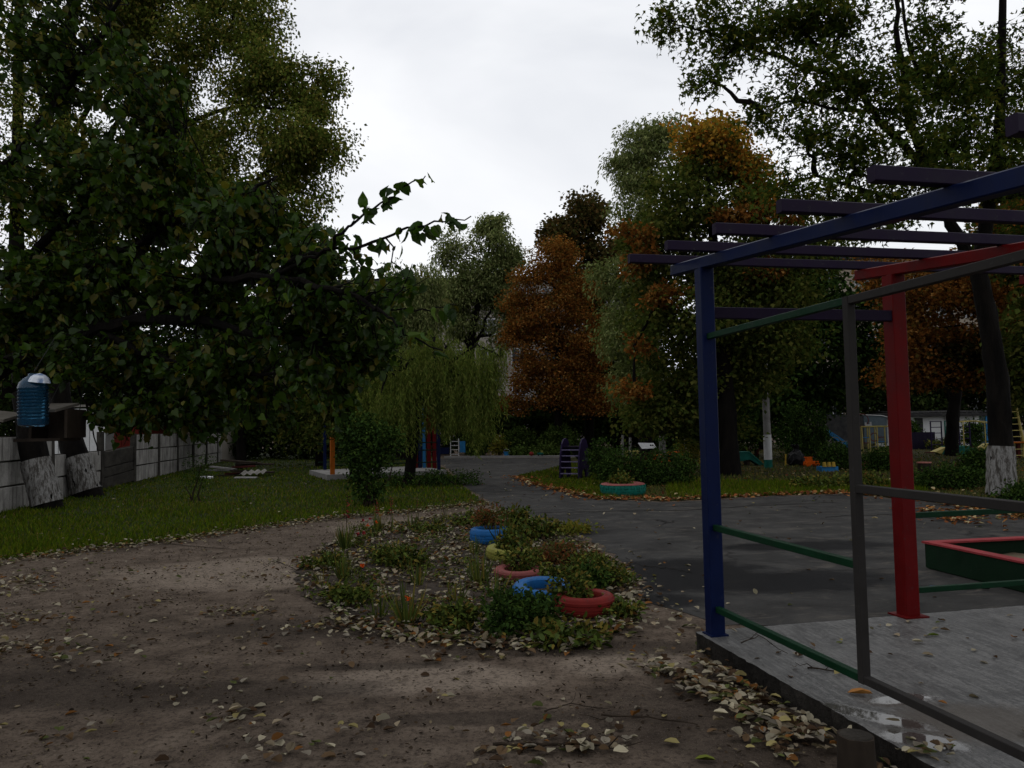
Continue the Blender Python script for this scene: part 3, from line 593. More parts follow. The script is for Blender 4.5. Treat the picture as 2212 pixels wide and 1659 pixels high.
# ------------------------------------------------------------------ trees
rgT = np.random.default_rng(11)
def tp(u, v, Y): return P(u, v, Y)
ga, gb = G(104, 1100), G(191, 1073)
tree('leaning_birch', 'leaning whitewashed tree nearest the left edge with a tall thin dark stem', ga,
     [(ga, .3), (tp(76, 990, ga[1]), .27), (tp(50, 860, ga[1]), .2), (tp(36, 600, ga[1]), .15), (tp(38, 300, ga[1]), .11), (tp(42, 0, ga[1]), .09), (tp(50, -300, ga[1]), .05)],
     [(LM['birch'], 'diamond', .07, .62, [E(30, 60, 16, 100, 120, 1.3), E(110, 250, 16, 110, 120, 1.2), E(40, 420, 16, 110, 100, 1.2), E(60, -250, 16, 200, 200, 2), E(-150, 100, 16, 150, 300, 2)], 480, 48, .28, .7)], seed=21, white=(.12, 1.05))
tree('leaning_birch', 'leaning whitewashed tree with a broad fine-leaved crown over the left lawn', gb,
     [(gb, .33), (tp(162, 983, gb[1]), .3), (tp(137, 892, gb[1]), .26), (tp(112, 740, gb[1]), .24), (tp(118, 540, gb[1]), .22), (tp(135, 300, gb[1]), .18), (tp(156, 0, gb[1]), .14), (tp(175, -300, gb[1]), .08)],
     [(LM['birch'], 'diamond', .075, .62, [E(330, 120, 18.5, 170, 130, 1.8), E(500, 60, 18, 110, 110, 1.6), E(560, 170, 17.5, 80, 100, 1.4), E(655, 190, 17.5, 60, 70, 1.0), E(700, 300, 17.5, 70, 75, 1.1), E(600, 330, 17.5, 110, 100, 1.5), E(560, 450, 17.5, 110, 70, 1.3), E(640, 510, 18, 50, 60, .8), E(430, 360, 18, 120, 140, 1.6), E(300, 420, 18.5, 130, 110, 1.6), E(260, -150, 18.5, 240, 160, 2.4), E(500, -120, 18, 110, 100, 1.6), E(200, 560, 18.5, 150, 100, 1.6)], 1900, 50, .25, .9)],
     limbs=[([tp(120, 560, gb[1]), tp(200, 350, 19), tp(300, 200, 18.5), tp(420, 90, 18)], .1, .03), ([tp(180, 360, 19), tp(330, 290, 18), tp(520, 230, 17.6), tp(640, 240, 17.5)], .08, .02), ([tp(135, 330, gb[1]), tp(260, 120, 18.5), tp(330, -50, 18.5)], .08, .02), ([tp(118, 620, gb[1]), tp(300, 520, 18), tp(470, 440, 17.6), tp(640, 330, 17.5), tp(740, 300, 17.5)], .09, .02)],
     seed=22, white=(.14, 1.0), twigs=220)
# backdrop trees left, behind the fence
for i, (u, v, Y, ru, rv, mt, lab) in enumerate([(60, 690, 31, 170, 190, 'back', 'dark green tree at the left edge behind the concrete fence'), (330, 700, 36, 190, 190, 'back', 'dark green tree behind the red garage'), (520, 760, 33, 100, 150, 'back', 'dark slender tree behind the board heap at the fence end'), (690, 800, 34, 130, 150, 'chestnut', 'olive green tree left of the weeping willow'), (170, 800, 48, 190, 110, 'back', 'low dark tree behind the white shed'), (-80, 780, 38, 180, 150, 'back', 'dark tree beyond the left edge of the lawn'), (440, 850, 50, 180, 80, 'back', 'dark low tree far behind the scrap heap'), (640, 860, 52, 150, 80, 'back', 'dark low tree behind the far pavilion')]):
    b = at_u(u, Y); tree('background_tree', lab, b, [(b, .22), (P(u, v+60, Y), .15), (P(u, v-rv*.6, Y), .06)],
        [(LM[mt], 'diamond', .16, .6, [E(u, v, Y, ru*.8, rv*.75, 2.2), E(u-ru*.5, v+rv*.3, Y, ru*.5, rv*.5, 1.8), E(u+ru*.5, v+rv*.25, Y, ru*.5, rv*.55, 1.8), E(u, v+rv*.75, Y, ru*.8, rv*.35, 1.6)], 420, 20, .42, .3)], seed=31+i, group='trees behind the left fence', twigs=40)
# pale willow, birch behind
def strands(tops, lens, rg, L, sp=.05, sway=.25):
    C, A = [], []
    for p, ln in zip(tops, lens):
        n_ = max(3, int(ln/sp)); dr = rg.normal(size=2)*sway; z = np.linspace(0, 1, n_)
        q = np.stack([p[0]+dr[0]*z*.6+rg.normal(size=n_)*.03, p[1]+dr[1]*z*.6+rg.normal(size=n_)*.03, p[2]-ln*z**1.2+.12*np.sin(z*3)*ln*.3], 1)
        C.append(q); A.append(np.stack([dr[0]*.5+rg.normal(size=n_)*.5, dr[1]*.5+rg.normal(size=n_)*.5, -1+rg.normal(size=n_)*.35], 1))
    return np.concatenate(C), np.concatenate(A)
def willow(name, label, base, trunk, ells, nst, lr, L, Wd, mat, seed, limbs=(), sp=.05, clear=.4):
    rg = np.random.default_rng(seed); root = thing(name, label, 'tree', base)
    MB().tube([p for p, r in trunk], [r for p, r in trunk], 10, .05).build('trunk', MT['bark'], root, True)
    lb = MB(); nodes = [np.array(p) for p, r in trunk]
    for pts, r0, r1 in limbs: lb.tube(pts, list(np.linspace(r0, r1, len(pts))), 6); nodes += [np.array(p) for p in pts]
    nst = int(nst*1.8); tops, dd, ii = clumps(ells, nst, rg, .3)
    for e in ells:
        j = min(range(len(nodes)), key=lambda k: np.linalg.norm(nodes[k]-e[0])); lb.tube(wobble(nodes[j], e[0]+[0, 0, e[1][2]*.5], 6, .05, rg, .15), [.06, .05, .04, .03, .02, .01], 6)
    if lb.V: lb.build('branches', MT['bark'], root, True)
    C, A = strands(tops, rg.uniform(*lr, nst), rg, L, sp); ok = C[:, 2] > clear+.45*np.sin(C[:, 0]*5.1)*np.sin(C[:, 0]*2.3+1)+.3*rg.random(len(C))**2; C, A = C[ok], A[ok]
    U = rg.normal(size=C.shape); leaf_obj('crown', C, A, U, L*rg.uniform(.7, 1.3, len(C)), Wd, 'diamond', mat, root, kind='stuff')
    return root
b = at_u(880, 21.5)
willow('weeping_willow', 'low weeping willow with bright drooping strands in front of the far pavilion', b, [(b, .16), (P(895, 930, 21.5), .13), (P(910, 850, 21.5), .1), (P(940, 780, 21.5), .05)],
       [E(900, 800, 21.5, 75, 55, 1.0), E(860, 850, 21, 50, 50, .9), E(970, 810, 21.5, 70, 60, 1.), E(1030, 770, 21.7, 50, 45, .9), E(1055, 800, 21.7, 25, 40, .6), E(960, 760, 22, 60, 40, .8), E(820, 890, 20.8, 30, 35, .6), E(1000, 860, 21.3, 55, 50, .8), E(930, 735, 22, 45, 25, .6), E(1075, 760, 21.8, 25, 22, .4), E(790, 850, 21.2, 30, 30, .5), E(860, 770, 21.5, 40, 30, .6)], 780, (.5, 2.0), .115, .2, LM['willow'], 41,
       [([P(905, 860, 21.5), P(960, 790, 21.6), P(1030, 745, 21.8), P(1085, 770, 21.8)], .06, .015), ([P(905, 870, 21.5), P(870, 800, 21.2), P(840, 800, 21)], .05, .015)], sp=.042, clear=1.15)
b = at_u(870, 41)
willow('tall_willow', 'tall pale olive willow behind the low weeping willow', b, [(b, .3), (P(875, 800, 41), .25), (P(880, 640, 41), .12)],
       [E(860, 620, 41, 70, 60, 1.8), E(900, 680, 41, 55, 80, 1.6), E(810, 690, 41, 60, 70, 1.6), E(870, 760, 41, 90, 70, 1.8), E(770, 640, 42, 50, 60, 1.3), E(740, 740, 42, 50, 90, 1.3), E(930, 600, 41, 40, 50, 1.3), E(930, 780, 41, 50, 60, 1.3)], 1350, (.8, 2.6), .24, .28, LM['willow_far'], 42, sp=.1)
b = at_u(1035, 47)
tree('feathery_tree', 'tall feathery olive tree with dark forked trunk in front of the apartment block', b, [(b, .35), (P(1020, 860, 47), .3), (P(1015, 750, 47), .26), (P(1035, 640, 47), .16), (P(1060, 520, 47), .05)],
     [(LM['willow_far'], 'diamond', .2, .4, [E(1060, 520, 47, 55, 45, 1.8), E(1000, 560, 47, 45, 60, 1.6), E(1100, 560, 47, 30, 45, 1.3), E(1040, 610, 47, 75, 60, 2.), E(985, 640, 47, 40, 50, 1.5), E(1080, 640, 47, 45, 60, 1.6), E(1075, 490, 47, 22, 28, .9), E(1000, 690, 47, 50, 45, 1.4), E(1090, 720, 47, 35, 50, 1.2)], 480, 30, .4, .8)],
     limbs=[([P(1018, 760, 47), P(985, 690, 47), P(975, 640, 47)], .14, .04), ([P(1018, 760, 47), P(1050, 690, 47), P(1085, 620, 47)], .14, .04)], seed=43, twigs=60)
b = at_u(1205, 42)
tree('orange_maple', 'rust orange autumn maple in the centre of the view', b, [(b, .22), (P(1205, 860, 42), .2), (P(1205, 700, 42), .12), (P(1190, 560, 42), .04)],
     [(LM['orange'], 'diamond', .105, .85, [E(1185, 560, 42, 45, 45, 1.5), E(1150, 600, 42, 50, 35, 1.4), E(1220, 545, 42, 25, 30, 1), E(1150, 680, 42, 55, 60, 1.9), E(1215, 660, 42, 75, 75, 2.2), E(1190, 760, 42, 95, 70, 2.6), E(1140, 820, 42, 45, 50, 1.6), E(1220, 830, 42, 90, 55, 2.4), E(1275, 740, 42, 45, 80, 1.6), E(1120, 720, 42, 30, 40, 1.2), E(1300, 850, 42, 45, 45, 1.4), E(1110, 870, 42, 30, 35, 1.)], 860, 38, .36, .3)], seed=44, twigs=70)
b = at_u(1270, 48)
tree('brown_maple', 'dark brownish green tree rising behind the orange maple', b, [(b, .3), (P(1275, 700, 48), .2), (P(1270, 480, 48), .06)],
     [(LM['brown'], 'diamond', .19, .85, [E(1275, 460, 48, 50, 40, 1.6), E(1235, 510, 48, 55, 50, 1.8), E(1300, 540, 48, 60, 70, 2.), E(1270, 620, 48, 80, 60, 2.2), E(1190, 520, 48, 22, 35, 1.)], 380, 24, .42, .3),
      (LM['back'], 'diamond', .22, .7, [E(1280, 760, 47, 90, 120, 2.2), E(1230, 860, 47, 110, 50, 2.2)], 260, 20, .5, .3)], seed=45, twigs=60)
b = at_u(1390, 34)
tree('grey_willow', 'tall grey green willow left of the mixed autumn chestnut', b, [(b, .3), (P(1395, 800, 34), .25), (P(1400, 500, 34), .12), (P(1410, 330, 34), .04)],
     [(LM['willow_far'], 'diamond', .17, .35, [E(1400, 340, 34, 70, 70, 1.8), E(1370, 450, 34, 55, 90, 1.8), E(1360, 600, 34, 60, 90, 1.8), E(1440, 300, 34, 50, 50, 1.4), E(1350, 720, 34, 60, 80, 1.8), E(1370, 830, 34, 60, 60, 1.6)], 520, 30, .36, .8)], seed=46, twigs=80)
b = G(1577, 1027)
tree('chestnut_tree', 'big chestnut with mixed green and orange leaves behind the blue post', b, [(b, .33), (P(1575, 960, b[1]), .27), (P(1565, 800, b[1]), .24), (P(1550, 600, b[1]), .17), (P(1530, 420, b[1]), .09), (P(1530, 320, b[1]), .04)],
     [(LM['chestnut'], 'diamond', .115, .8, [E(1490, 420, 24, 110, 110, 2.), E(1560, 520, 23.5, 130, 110, 2.2), E(1450, 560, 24, 90, 110, 2.), E(1540, 680, 23.5, 160, 110, 2.4), E(1430, 740, 24, 90, 100, 1.8), E(1640, 640, 24, 100, 120, 2.), E(1470, 860, 24.5, 100, 60, 1.6), E(1600, 830, 24.5, 110, 60, 1.8), E(1720, 560, 24, 80, 100, 1.6), E(1400, 880, 24.5, 80, 45, 1.4), E(1530, 920, 25, 90, 40, 1.4), E(1640, 760, 24, 100, 80, 1.8)], 1150, 26, .36, .3),
      (LM['yellow'], 'oval', .1, .75, [E(1545, 300, 24, 85, 50, 1.5), E(1600, 360, 24, 40, 50, 1.), E(1500, 330, 24, 25, 30, .7), E(1640, 400, 24, 40, 50, .9)], 230, 28, .3, .3),
      (LM['orange'], 'oval', .1, .75, [E(1370, 510, 23, 28, 35, .6), E(1385, 575, 23, 25, 25, .6), E(1370, 840, 23, 35, 18, .5), E(1370, 750, 23, 25, 20, .5), E(1600, 465, 22.5, 80, 22, .7), E(1690, 470, 22.5, 50, 20, .6), E(1660, 600, 22.5, 60, 25, .6), E(1440, 640, 22.5, 60, 20, .5)], 120, 24, .22, .3)],
     seed=47, twigs=110)
b = at_u(1720, 34)
tree('background_tree', 'dark green tree behind the concrete lamp pole', b, [(b, .3), (P(1725, 700, 34), .2), (P(1720, 500, 34), .06)],
     [(LM['shrub'], 'diamond', .2, .65, [E(1700, 640, 34, 130, 110, 2.4), E(1760, 760, 34, 130, 110, 2.4), E(1640, 780, 34, 110, 100, 2.2), E(1860, 700, 35, 110, 130, 2.4), E(1700, 870, 35, 150, 40, 2.)], 620, 22, .45, .3)], seed=48, twigs=50)
b = G(2163, 1072)
tree('maple_tree', 'tall dark maple with whitewashed trunk at the right edge', b, [(b, .25), (P(2162, 960, b[1]), .22), (P(2154, 820, b[1]), .21), (P(2132, 680, b[1]), .18), (P(2114, 590, b[1]), .16), (P(2135, 440, 15.5), .13), (P(2158, 300, 15), .1), (P(2166, 20, 15), .07), (P(2170, -250, 15), .03)],
     [(LM['maple'], 'tri', .11, .75, [E(1500, 60, 14.5, 60, 50, .8), E(1440, 30, 14.5, 25, 35, .5), E(1570, 120, 14.5, 70, 45, .9), E(1640, 60, 14.5, 80, 60, 1.), E(1530, 175, 14.2, 35, 22, .4), E(1730, 60, 14.5, 80, 70, 1.1), E(1720, 190, 14.3, 90, 55, 1.), E(1830, 60, 14.5, 70, 80, 1.1), E(1830, 200, 14.5, 80, 70, 1.1), E(1650, 250, 14.3, 45, 40, .7), E(1740, 300, 14.3, 80, 45, .9), E(1700, 400, 14.5, 85, 60, .9), E(1850, 350, 14.5, 80, 70, 1.), E(1960, 280, 14.5, 80, 90, 1.1), E(1990, 100, 15, 50, 90, 1.), E(2080, 200, 15, 80, 120, 1.2), E(2180, 150, 15.5, 80, 140, 1.4), E(2150, 350, 15.5, 110, 100, 1.4), E(2000, 420, 15, 110, 70, 1.2), E(1900, 480, 15, 90, 40, .9), E(1780, -120, 14.5, 220, 100, 1.6), E(2050, -120, 15, 180, 120, 1.8), E(2260, 420, 16, 110, 120, 1.4), E(1790, 440, 14.6, 90, 45, .9), E(1900, 180, 14.6, 50, 60, .8), E(2060, 330, 15, 70, 80, 1.)], 1150, 21, .24, .35)],
     limbs=[([P(2112, 590, b[1]), P(2040, 450, 15.5), P(1985, 330, 15), P(1955, 200, 14.8), P(1937, 60, 14.6), P(1935, -100, 14.6)], .13, .03), ([P(2010, 380, 15.2), P(1900, 260, 14.8), P(1850, 180, 14.6), P(1768, 104, 14.5), P(1700, 40, 14.5)], .08, .02), ([P(1850, 180, 14.6), P(1720, 138, 14.5), P(1620, 100, 14.5), P(1538, 74, 14.5), P(1450, 50, 14.5)], .05, .012), ([P(2000, 220, 15), P(1960, 74, 15), P(1940, -60, 15)], .05, .02), ([P(1960, 240, 14.8), P(1830, 240, 14.5), P(1720, 215, 14.3), P(1640, 235, 14.3)], .04, .012), ([P(2040, 450, 15.4), P(1900, 420, 15), P(1760, 380, 14.6), P(1680, 400, 14.5)], .05, .012)],
     seed=49, white=(.03, 1.0), twigs=260)
b = G(2056, 985)
tree('orange_chestnut', 'leaning chestnut with orange leaves behind the whitewashed maple', b, [(b, .28), (P(2058, 900, b[1]), .25), (P(2075, 790, b[1]), .2), (P(2050, 660, b[1]), .1), (P(2040, 600, b[1]), .05)],
     [(LM['orange'], 'diamond', .115, .85, [E(1930, 610, 28, 70, 50, 1.5), E(2240, 760, 28, 70, 60, 1.4), E(1930, 800, 28, 45, 35, 1.2), E(2010, 640, 28, 100, 70, 2.), E(2100, 700, 28, 120, 80, 2.2), E(1960, 740, 28, 70, 60, 1.5), E(2200, 640, 28, 100, 110, 2.2), E(2120, 580, 28, 120, 60, 2.), E(2010, 810, 28, 60, 25, 1.), E(2130, 810, 28, 60, 25, 1.)], 560, 28, .34, .3), (LM['brown'], 'diamond', .15, .85, [E(2050, 780, 29, 130, 60, 2.), E(2170, 780, 29, 100, 60, 2.)], 240, 26, .34, .3)],
     limbs=[([P(2062, 880, b[1]), P(2020, 780, b[1]), P(1970, 700, 30)], .12, .03), ([P(2070, 820, b[1]), P(2120, 740, b[1]), P(2180, 680, 30)], .1, .03)], seed=50, twigs=70)
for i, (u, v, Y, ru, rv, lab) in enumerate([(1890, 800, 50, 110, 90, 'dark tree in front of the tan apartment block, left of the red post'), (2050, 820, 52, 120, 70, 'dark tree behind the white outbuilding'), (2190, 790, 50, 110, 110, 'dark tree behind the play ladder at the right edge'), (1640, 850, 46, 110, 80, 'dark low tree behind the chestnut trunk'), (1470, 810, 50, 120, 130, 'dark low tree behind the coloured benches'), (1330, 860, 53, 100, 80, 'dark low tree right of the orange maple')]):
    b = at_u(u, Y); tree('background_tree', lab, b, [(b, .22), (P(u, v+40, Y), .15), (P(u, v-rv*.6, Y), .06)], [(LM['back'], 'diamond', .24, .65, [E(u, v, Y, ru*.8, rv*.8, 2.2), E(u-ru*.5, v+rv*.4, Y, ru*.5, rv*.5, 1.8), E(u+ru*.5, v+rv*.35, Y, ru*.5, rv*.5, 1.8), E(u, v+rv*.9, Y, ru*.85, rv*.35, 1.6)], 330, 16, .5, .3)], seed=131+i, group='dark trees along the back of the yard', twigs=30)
b = at_u(760, 24)
tree('small_olive_tree', 'small olive green tree above the orange pavilion post', b, [(b, .1), (P(760, 900, 23), .08), (P(755, 830, 23), .03)], [(LM['chestnut'], 'diamond', .12, .55, [E(750, 860, 22.8, 60, 60, .9), E(700, 880, 22.8, 40, 45, .8), E(810, 850, 22.6, 45, 50, .8), E(760, 920, 22.8, 60, 22, .7)], 260, 18, .2, .4)], seed=141, twigs=40)
b = at_u(2300, 24)
tree('background_tree', 'dark green tree with reddish leaves beyond the right edge', b, [(b, .3), (P(2290, 700, 24), .2), (P(2250, 500, 24), .06)],
     [(LM['chestnut'], 'diamond', .18, .65, [E(2240, 520, 24, 90, 110, 1.6), E(2210, 800, 25, 60, 80, 1.2), E(2250, 680, 24, 100, 100, 1.6)], 220, 24, .36, .3), (LM['orange'], 'oval', .12, .8, [E(2200, 460, 23, 70, 100, 1.)], 60, 20, .3, .3)], seed=51)

# ------------------------------------------------------------------ shrubs
def shrub(name, label, base, ells, mat, L, Wd, nc, per, cr, seed, kind='oval', cat='shrub', group=None, stems=7, droop=.1):
    rg = np.random.default_rng(seed); root = thing(name, label, cat, base, group); mb = MB()
    for k in range(stems):
        e = ells[k % len(ells)]; tip = e[0]+rg.normal(size=3)*e[1]*.5; mb.tube(wobble(np.array(base)+rg.normal(size=3)*[.08, .08, 0], tip, 5, .06, rg), [.022, .02, .016, .012, .007], 5)
    mb.build('stems', MT['twig'], root)
    cc, dd, ii = clumps(ells, nc, rg, .35); C, A, U = around(cc, dd, per, cr, rg, droop); ok = C[:, 2] > .02
    leaf_obj('foliage', C[ok], A[ok], U[ok], L*rg.uniform(.7, 1.3, ok.sum()), Wd, kind, mat, root, kind='stuff')
    return root
b = G(800, 1096)
shrub('tall_shrub', 'tall dark leafy shrub on the lawn in front of the orange post', b, [E(795, 1040, b[1], 32, 50, .35), E(790, 970, b[1], 50, 60, .45), E(775, 930, b[1], 45, 40, .4), E(830, 960, b[1], 30, 50, .35)], LM['shrub'], .07, .6, 260, 22, .12, 61)
b = G(425, 1085)
shrub('sapling', 'thin dark sapling standing alone on the left lawn', b, [E(425, 1040, b[1], 35, 30, .3), E(430, 1005, b[1], 25, 25, .25)], LM['shrub'], .05, .35, 60, 14, .12, 62, stems=3)
for k, (u, v, lab) in enumerate([(905, 1052, 'low dark plants under the weeping willow'), (985, 1048, 'low weeds at the corner of the lawn beside the blue post')]):
    b = G(u, v); shrub('low_shrub', lab, b, [E(u-30, v-14, b[1], 45, 16, .6), E(u+20, v-12, b[1], 40, 14, .6)], LM['shrub'], .07, .5, 70, 16, .13, 63+k)
for k, (u, v, Y, ru, rv, mt, L, nc, lab) in enumerate([(1345, 1010, 20, 65, 45, 'shrub', .06, 260, 'dark rose shrub right behind the green and red tyre'), (1440, 1010, 20, 65, 50, 'shrub', .06, 260, 'dark rose shrub between the big tyre and the blue post'), (1300, 985, 22, 35, 40, 'shrub', .06, 140, 'leafy shrub touching the purple slide'),
        (1488, 958, 27, 28, 22, 'lime', .07, 80, 'small yellow green bush left of the blue post'), (1118, 948, 43, 34, 25, 'hedge', .13, 300, 'clipped round bush left of the purple slide'), (1205, 950, 42, 42, 29, 'hedge', .13, 360, 'clipped round bush just behind the purple slide'),
        (1076, 958, 42, 18, 18, 'lime', .1, 60, 'small yellow leaved bush beside the round hedge'), (1030, 950, 44, 35, 25, 'hedge', .13, 200, 'loose green bush behind the white ladder'), (1155, 975, 40.5, 60, 12, 'hedge', .12, 200, 'low row of plants along the far kerb'),
        (1735, 930, 30, 60, 65, 'shrub', .08, 420, 'large dark shrub right of the concrete pole'), (1815, 985, 25, 55, 35, 'shrub', .07, 240, 'green shrub in front of the blue slide'), (1905, 995, 24, 45, 30, 'shrub', .07, 200, 'green shrub below the yellow climbing frame'),
        (2105, 1000, 21, 38, 38, 'shrub', .07, 220, 'rounded dark shrub left of the whitewashed maple'), (2040, 1050, 17.5, 85, 28, 'shrub', .06, 260, 'low spreading shrub behind the pergola rail'), (1600, 920, 33, 55, 30, 'shrub', .1, 150, 'dark shrub behind the chestnut trunk'), (2200, 1110, 14, 50, 26, 'shrub', .06, 130, 'dark low shrub at the right edge by the maple foot'),
        (1968, 935, 43, 22, 28, 'shrub', .12, 120, 'dark shrub at the left end of the white outbuilding'), (2098, 930, 43, 20, 26, 'shrub', .12, 110, 'dark shrub at the right end of the white outbuilding'), (2035, 955, 40, 40, 8, 'weed', .1, 60, 'weeds along the foot of the white outbuilding'), (1850, 1050, 18.5, 60, 14, 'weed', .07, 80, 'low leafy weeds at the edge of the asphalt'), (1760, 1055, 18, 55, 12, 'weed', .08, 70, 'broad leaved weeds along the asphalt edge')]):
    b = at_u(u, Y); s = Y/F
    zc = max(rv*s*.8, P(u, v, Y)[2]); ee = [((b[0], Y, zc), np.array([ru*s*.8, min(1.2, ru*s*.7), rv*s])), ((b[0]-ru*s*.5, Y, zc*.8), np.array([ru*s*.5, min(.8, ru*s*.5), rv*s*.8])), ((b[0]+ru*s*.5, Y+.2, zc*.75), np.array([ru*s*.5, min(.8, ru*s*.5), rv*s*.75])), ((b[0], Y, zc*.45), np.array([ru*s*.7, min(1., ru*s*.6), zc*.45]))]
    shrub('shrub', lab, b, ee, LM[mt], L, .6, nc, 20, .05+L, 70+k)
for k in range(8):
    u = 1060+k*75+rgT.uniform(-15, 15); Y = 51+rgT.uniform(-2, 3); b = at_u(u, Y); s = Y/F
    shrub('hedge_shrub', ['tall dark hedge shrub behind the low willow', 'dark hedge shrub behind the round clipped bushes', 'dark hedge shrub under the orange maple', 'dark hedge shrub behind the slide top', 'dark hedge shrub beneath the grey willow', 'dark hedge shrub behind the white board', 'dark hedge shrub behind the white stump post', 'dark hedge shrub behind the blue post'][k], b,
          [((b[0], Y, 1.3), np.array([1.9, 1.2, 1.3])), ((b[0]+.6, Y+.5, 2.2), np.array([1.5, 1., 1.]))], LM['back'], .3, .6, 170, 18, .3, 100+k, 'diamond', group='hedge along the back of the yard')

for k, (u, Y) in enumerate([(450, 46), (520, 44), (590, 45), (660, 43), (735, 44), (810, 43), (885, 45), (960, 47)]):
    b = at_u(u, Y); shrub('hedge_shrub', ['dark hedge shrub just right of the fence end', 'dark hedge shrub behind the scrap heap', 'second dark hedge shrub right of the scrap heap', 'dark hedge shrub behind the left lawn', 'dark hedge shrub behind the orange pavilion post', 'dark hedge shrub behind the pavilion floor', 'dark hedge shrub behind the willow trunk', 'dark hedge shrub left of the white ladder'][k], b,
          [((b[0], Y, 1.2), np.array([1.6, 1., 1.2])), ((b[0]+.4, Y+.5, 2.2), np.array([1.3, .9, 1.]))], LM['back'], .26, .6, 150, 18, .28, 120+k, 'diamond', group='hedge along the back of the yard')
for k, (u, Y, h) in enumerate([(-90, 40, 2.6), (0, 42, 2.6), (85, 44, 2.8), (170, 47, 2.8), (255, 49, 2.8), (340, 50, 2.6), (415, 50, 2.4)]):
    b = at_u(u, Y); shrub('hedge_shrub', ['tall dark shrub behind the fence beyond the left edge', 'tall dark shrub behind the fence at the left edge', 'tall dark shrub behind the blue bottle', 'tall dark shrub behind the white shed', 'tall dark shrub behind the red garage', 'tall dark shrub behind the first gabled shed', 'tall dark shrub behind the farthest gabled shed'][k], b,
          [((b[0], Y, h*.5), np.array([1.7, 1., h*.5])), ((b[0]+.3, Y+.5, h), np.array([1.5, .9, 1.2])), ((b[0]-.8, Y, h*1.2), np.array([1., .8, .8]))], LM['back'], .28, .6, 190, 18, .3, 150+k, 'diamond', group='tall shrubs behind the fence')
# ------------------------------------------------------------------ near tree with large leaves
rg = np.random.default_rng(77)
ab = np.array([-4.7, 6.3, 0.])
ap = thing('apple_tree', 'near tree reaching in from the left with large dark green leaves', 'tree', ab)
def dens(pts, k=6):
    o_ = []
    for i in range(len(pts)-1):
        for s_ in np.linspace(0, 1, k)[:-1]: o_.append(np.array(pts[i])*(1-s_)+np.array(pts[i+1])*s_)
    return o_+[np.array(pts[-1])]
tk = dens([ab, ab+[.05, 0, .8], ab+[-.05, -.05, 1.6], ab+[.0, -.1, 2.6], ab+[.15, -.2, 3.6], ab+[.3, -.3, 4.6]])
MB().tube(tk, list(np.linspace(.17, .05, len(tk))), 12, .05).build('trunk', MT['bark'], ap, True)
lb = MB(); tw = []      # tw: (points, leafy fraction)
def limb(uv, r0, r1, jit=.01):
    pts = dens([P(*q) if len(q) == 3 else q for q in uv], 5); pts = [p+rg.normal(size=3)*jit for p in pts]; lb.tube(pts, list(np.linspace(r0, r1, len(pts))), 7, .06); return pts
A0 = tuple(ab+[-.05, -.05, 1.75]); AT = lambda z: tuple(ab+[0, -.05, z])
def raw(p): return np.array(p)
def limb2(start, uv, r0, r1):
    pts = [raw(start)]+[P(*q) for q in uv]; pts = dens(pts, 5); pts = [p+rg.normal(size=3)*.008 for p in pts]; lb.tube(pts, list(np.linspace(r0, r1, len(pts))), 7, .06); return pts
L1 = limb2(A0, [(90, 752, 6), (200, 715, 5.8), (300, 690, 5.6), (430, 690, 5.3), (560, 725, 5), (680, 735, 4.8)], .075, .012)
L2 = limb2(P(300, 690, 5.6), [(400, 640, 5.3), (446, 602, 5.2), (590, 599, 4.8), (670, 611, 4.6), (759, 636, 4.4), (811, 664, 4.3)], .036, .01)
L3 = limb2(P(811, 664, 4.3), [(860, 700, 4.2), (897, 734, 4.2), (958, 759, 4.1)], .008, .004)
LA = limb2(P(590, 599, 4.8), [(660, 560, 4.6), (713, 535, 4.5), (731, 513, 4.45), (759, 483, 4.4), (820, 443, 4.3), (881, 400, 4.2), (916, 376, 4.2)], .014, .003)
LB = limb2(P(590, 599, 4.8), [(627, 560, 4.7), (692, 545, 4.6), (790, 529, 4.4), (866, 498, 4.3), (943, 480, 4.2), (1019, 474, 4.1)], .015, .003)
LC = limb2(P(759, 636, 4.4), [(800, 668, 4.4), (860, 672, 4.3), (930, 668, 4.3), (990, 657, 4.2)], .008, .003)
L4 = limb2(AT(2.4), [(60, 560, 6.2), (180, 440, 6), (300, 330, 5.8), (400, 270, 5.6)], .05, .008)
L5 = limb2(AT(2.1), [(80, 640, 6.1), (220, 560, 5.9), (380, 480, 5.5), (520, 420, 5.2), (600, 380, 5)], .05, .008)
L6 = limb2(AT(1.5), [(40, 830, 6.2), (160, 800, 6), (270, 830, 5.8), (380, 870, 5.6), (450, 900, 5.5)], .04, .008)
L7 = limb2(P(200, 715, 5.8), [(300, 760, 5.6), (420, 800, 5.4), (560, 810, 5.2), (700, 800, 5)], .03, .006)
L8 = limb2(AT(3.2), [(40, 330, 6.2), (150, 180, 6), (230, 60, 5.8), (280, -60, 5.6)], .045, .01)
L9 = limb2(P(160, 800, 6), [(190, 900, 5.9), (215, 985, 5.8)], .012, .003)
def leafline(pts, sp, n=1):
    pts = np.array(pts); seg = np.linalg.norm(np.diff(pts, axis=0), axis=1); s_ = np.concatenate([[0], np.cumsum(seg)]); k = max(2, int(s_[-1]/sp)); q = np.sort(rg.uniform(0, s_[-1], k*n))
    return np.stack([np.interp(q, s_, pts[:, i]) for i in range(3)], 1)
LP = []
for ln, sp, n in ((LA[6:], .026, 1), (LB[6:], .025, 1), (LC, .035, 1), (L3, .045, 1)): LP.append(leafline(ln, sp, n))
NSP = sum(map(len, LP))
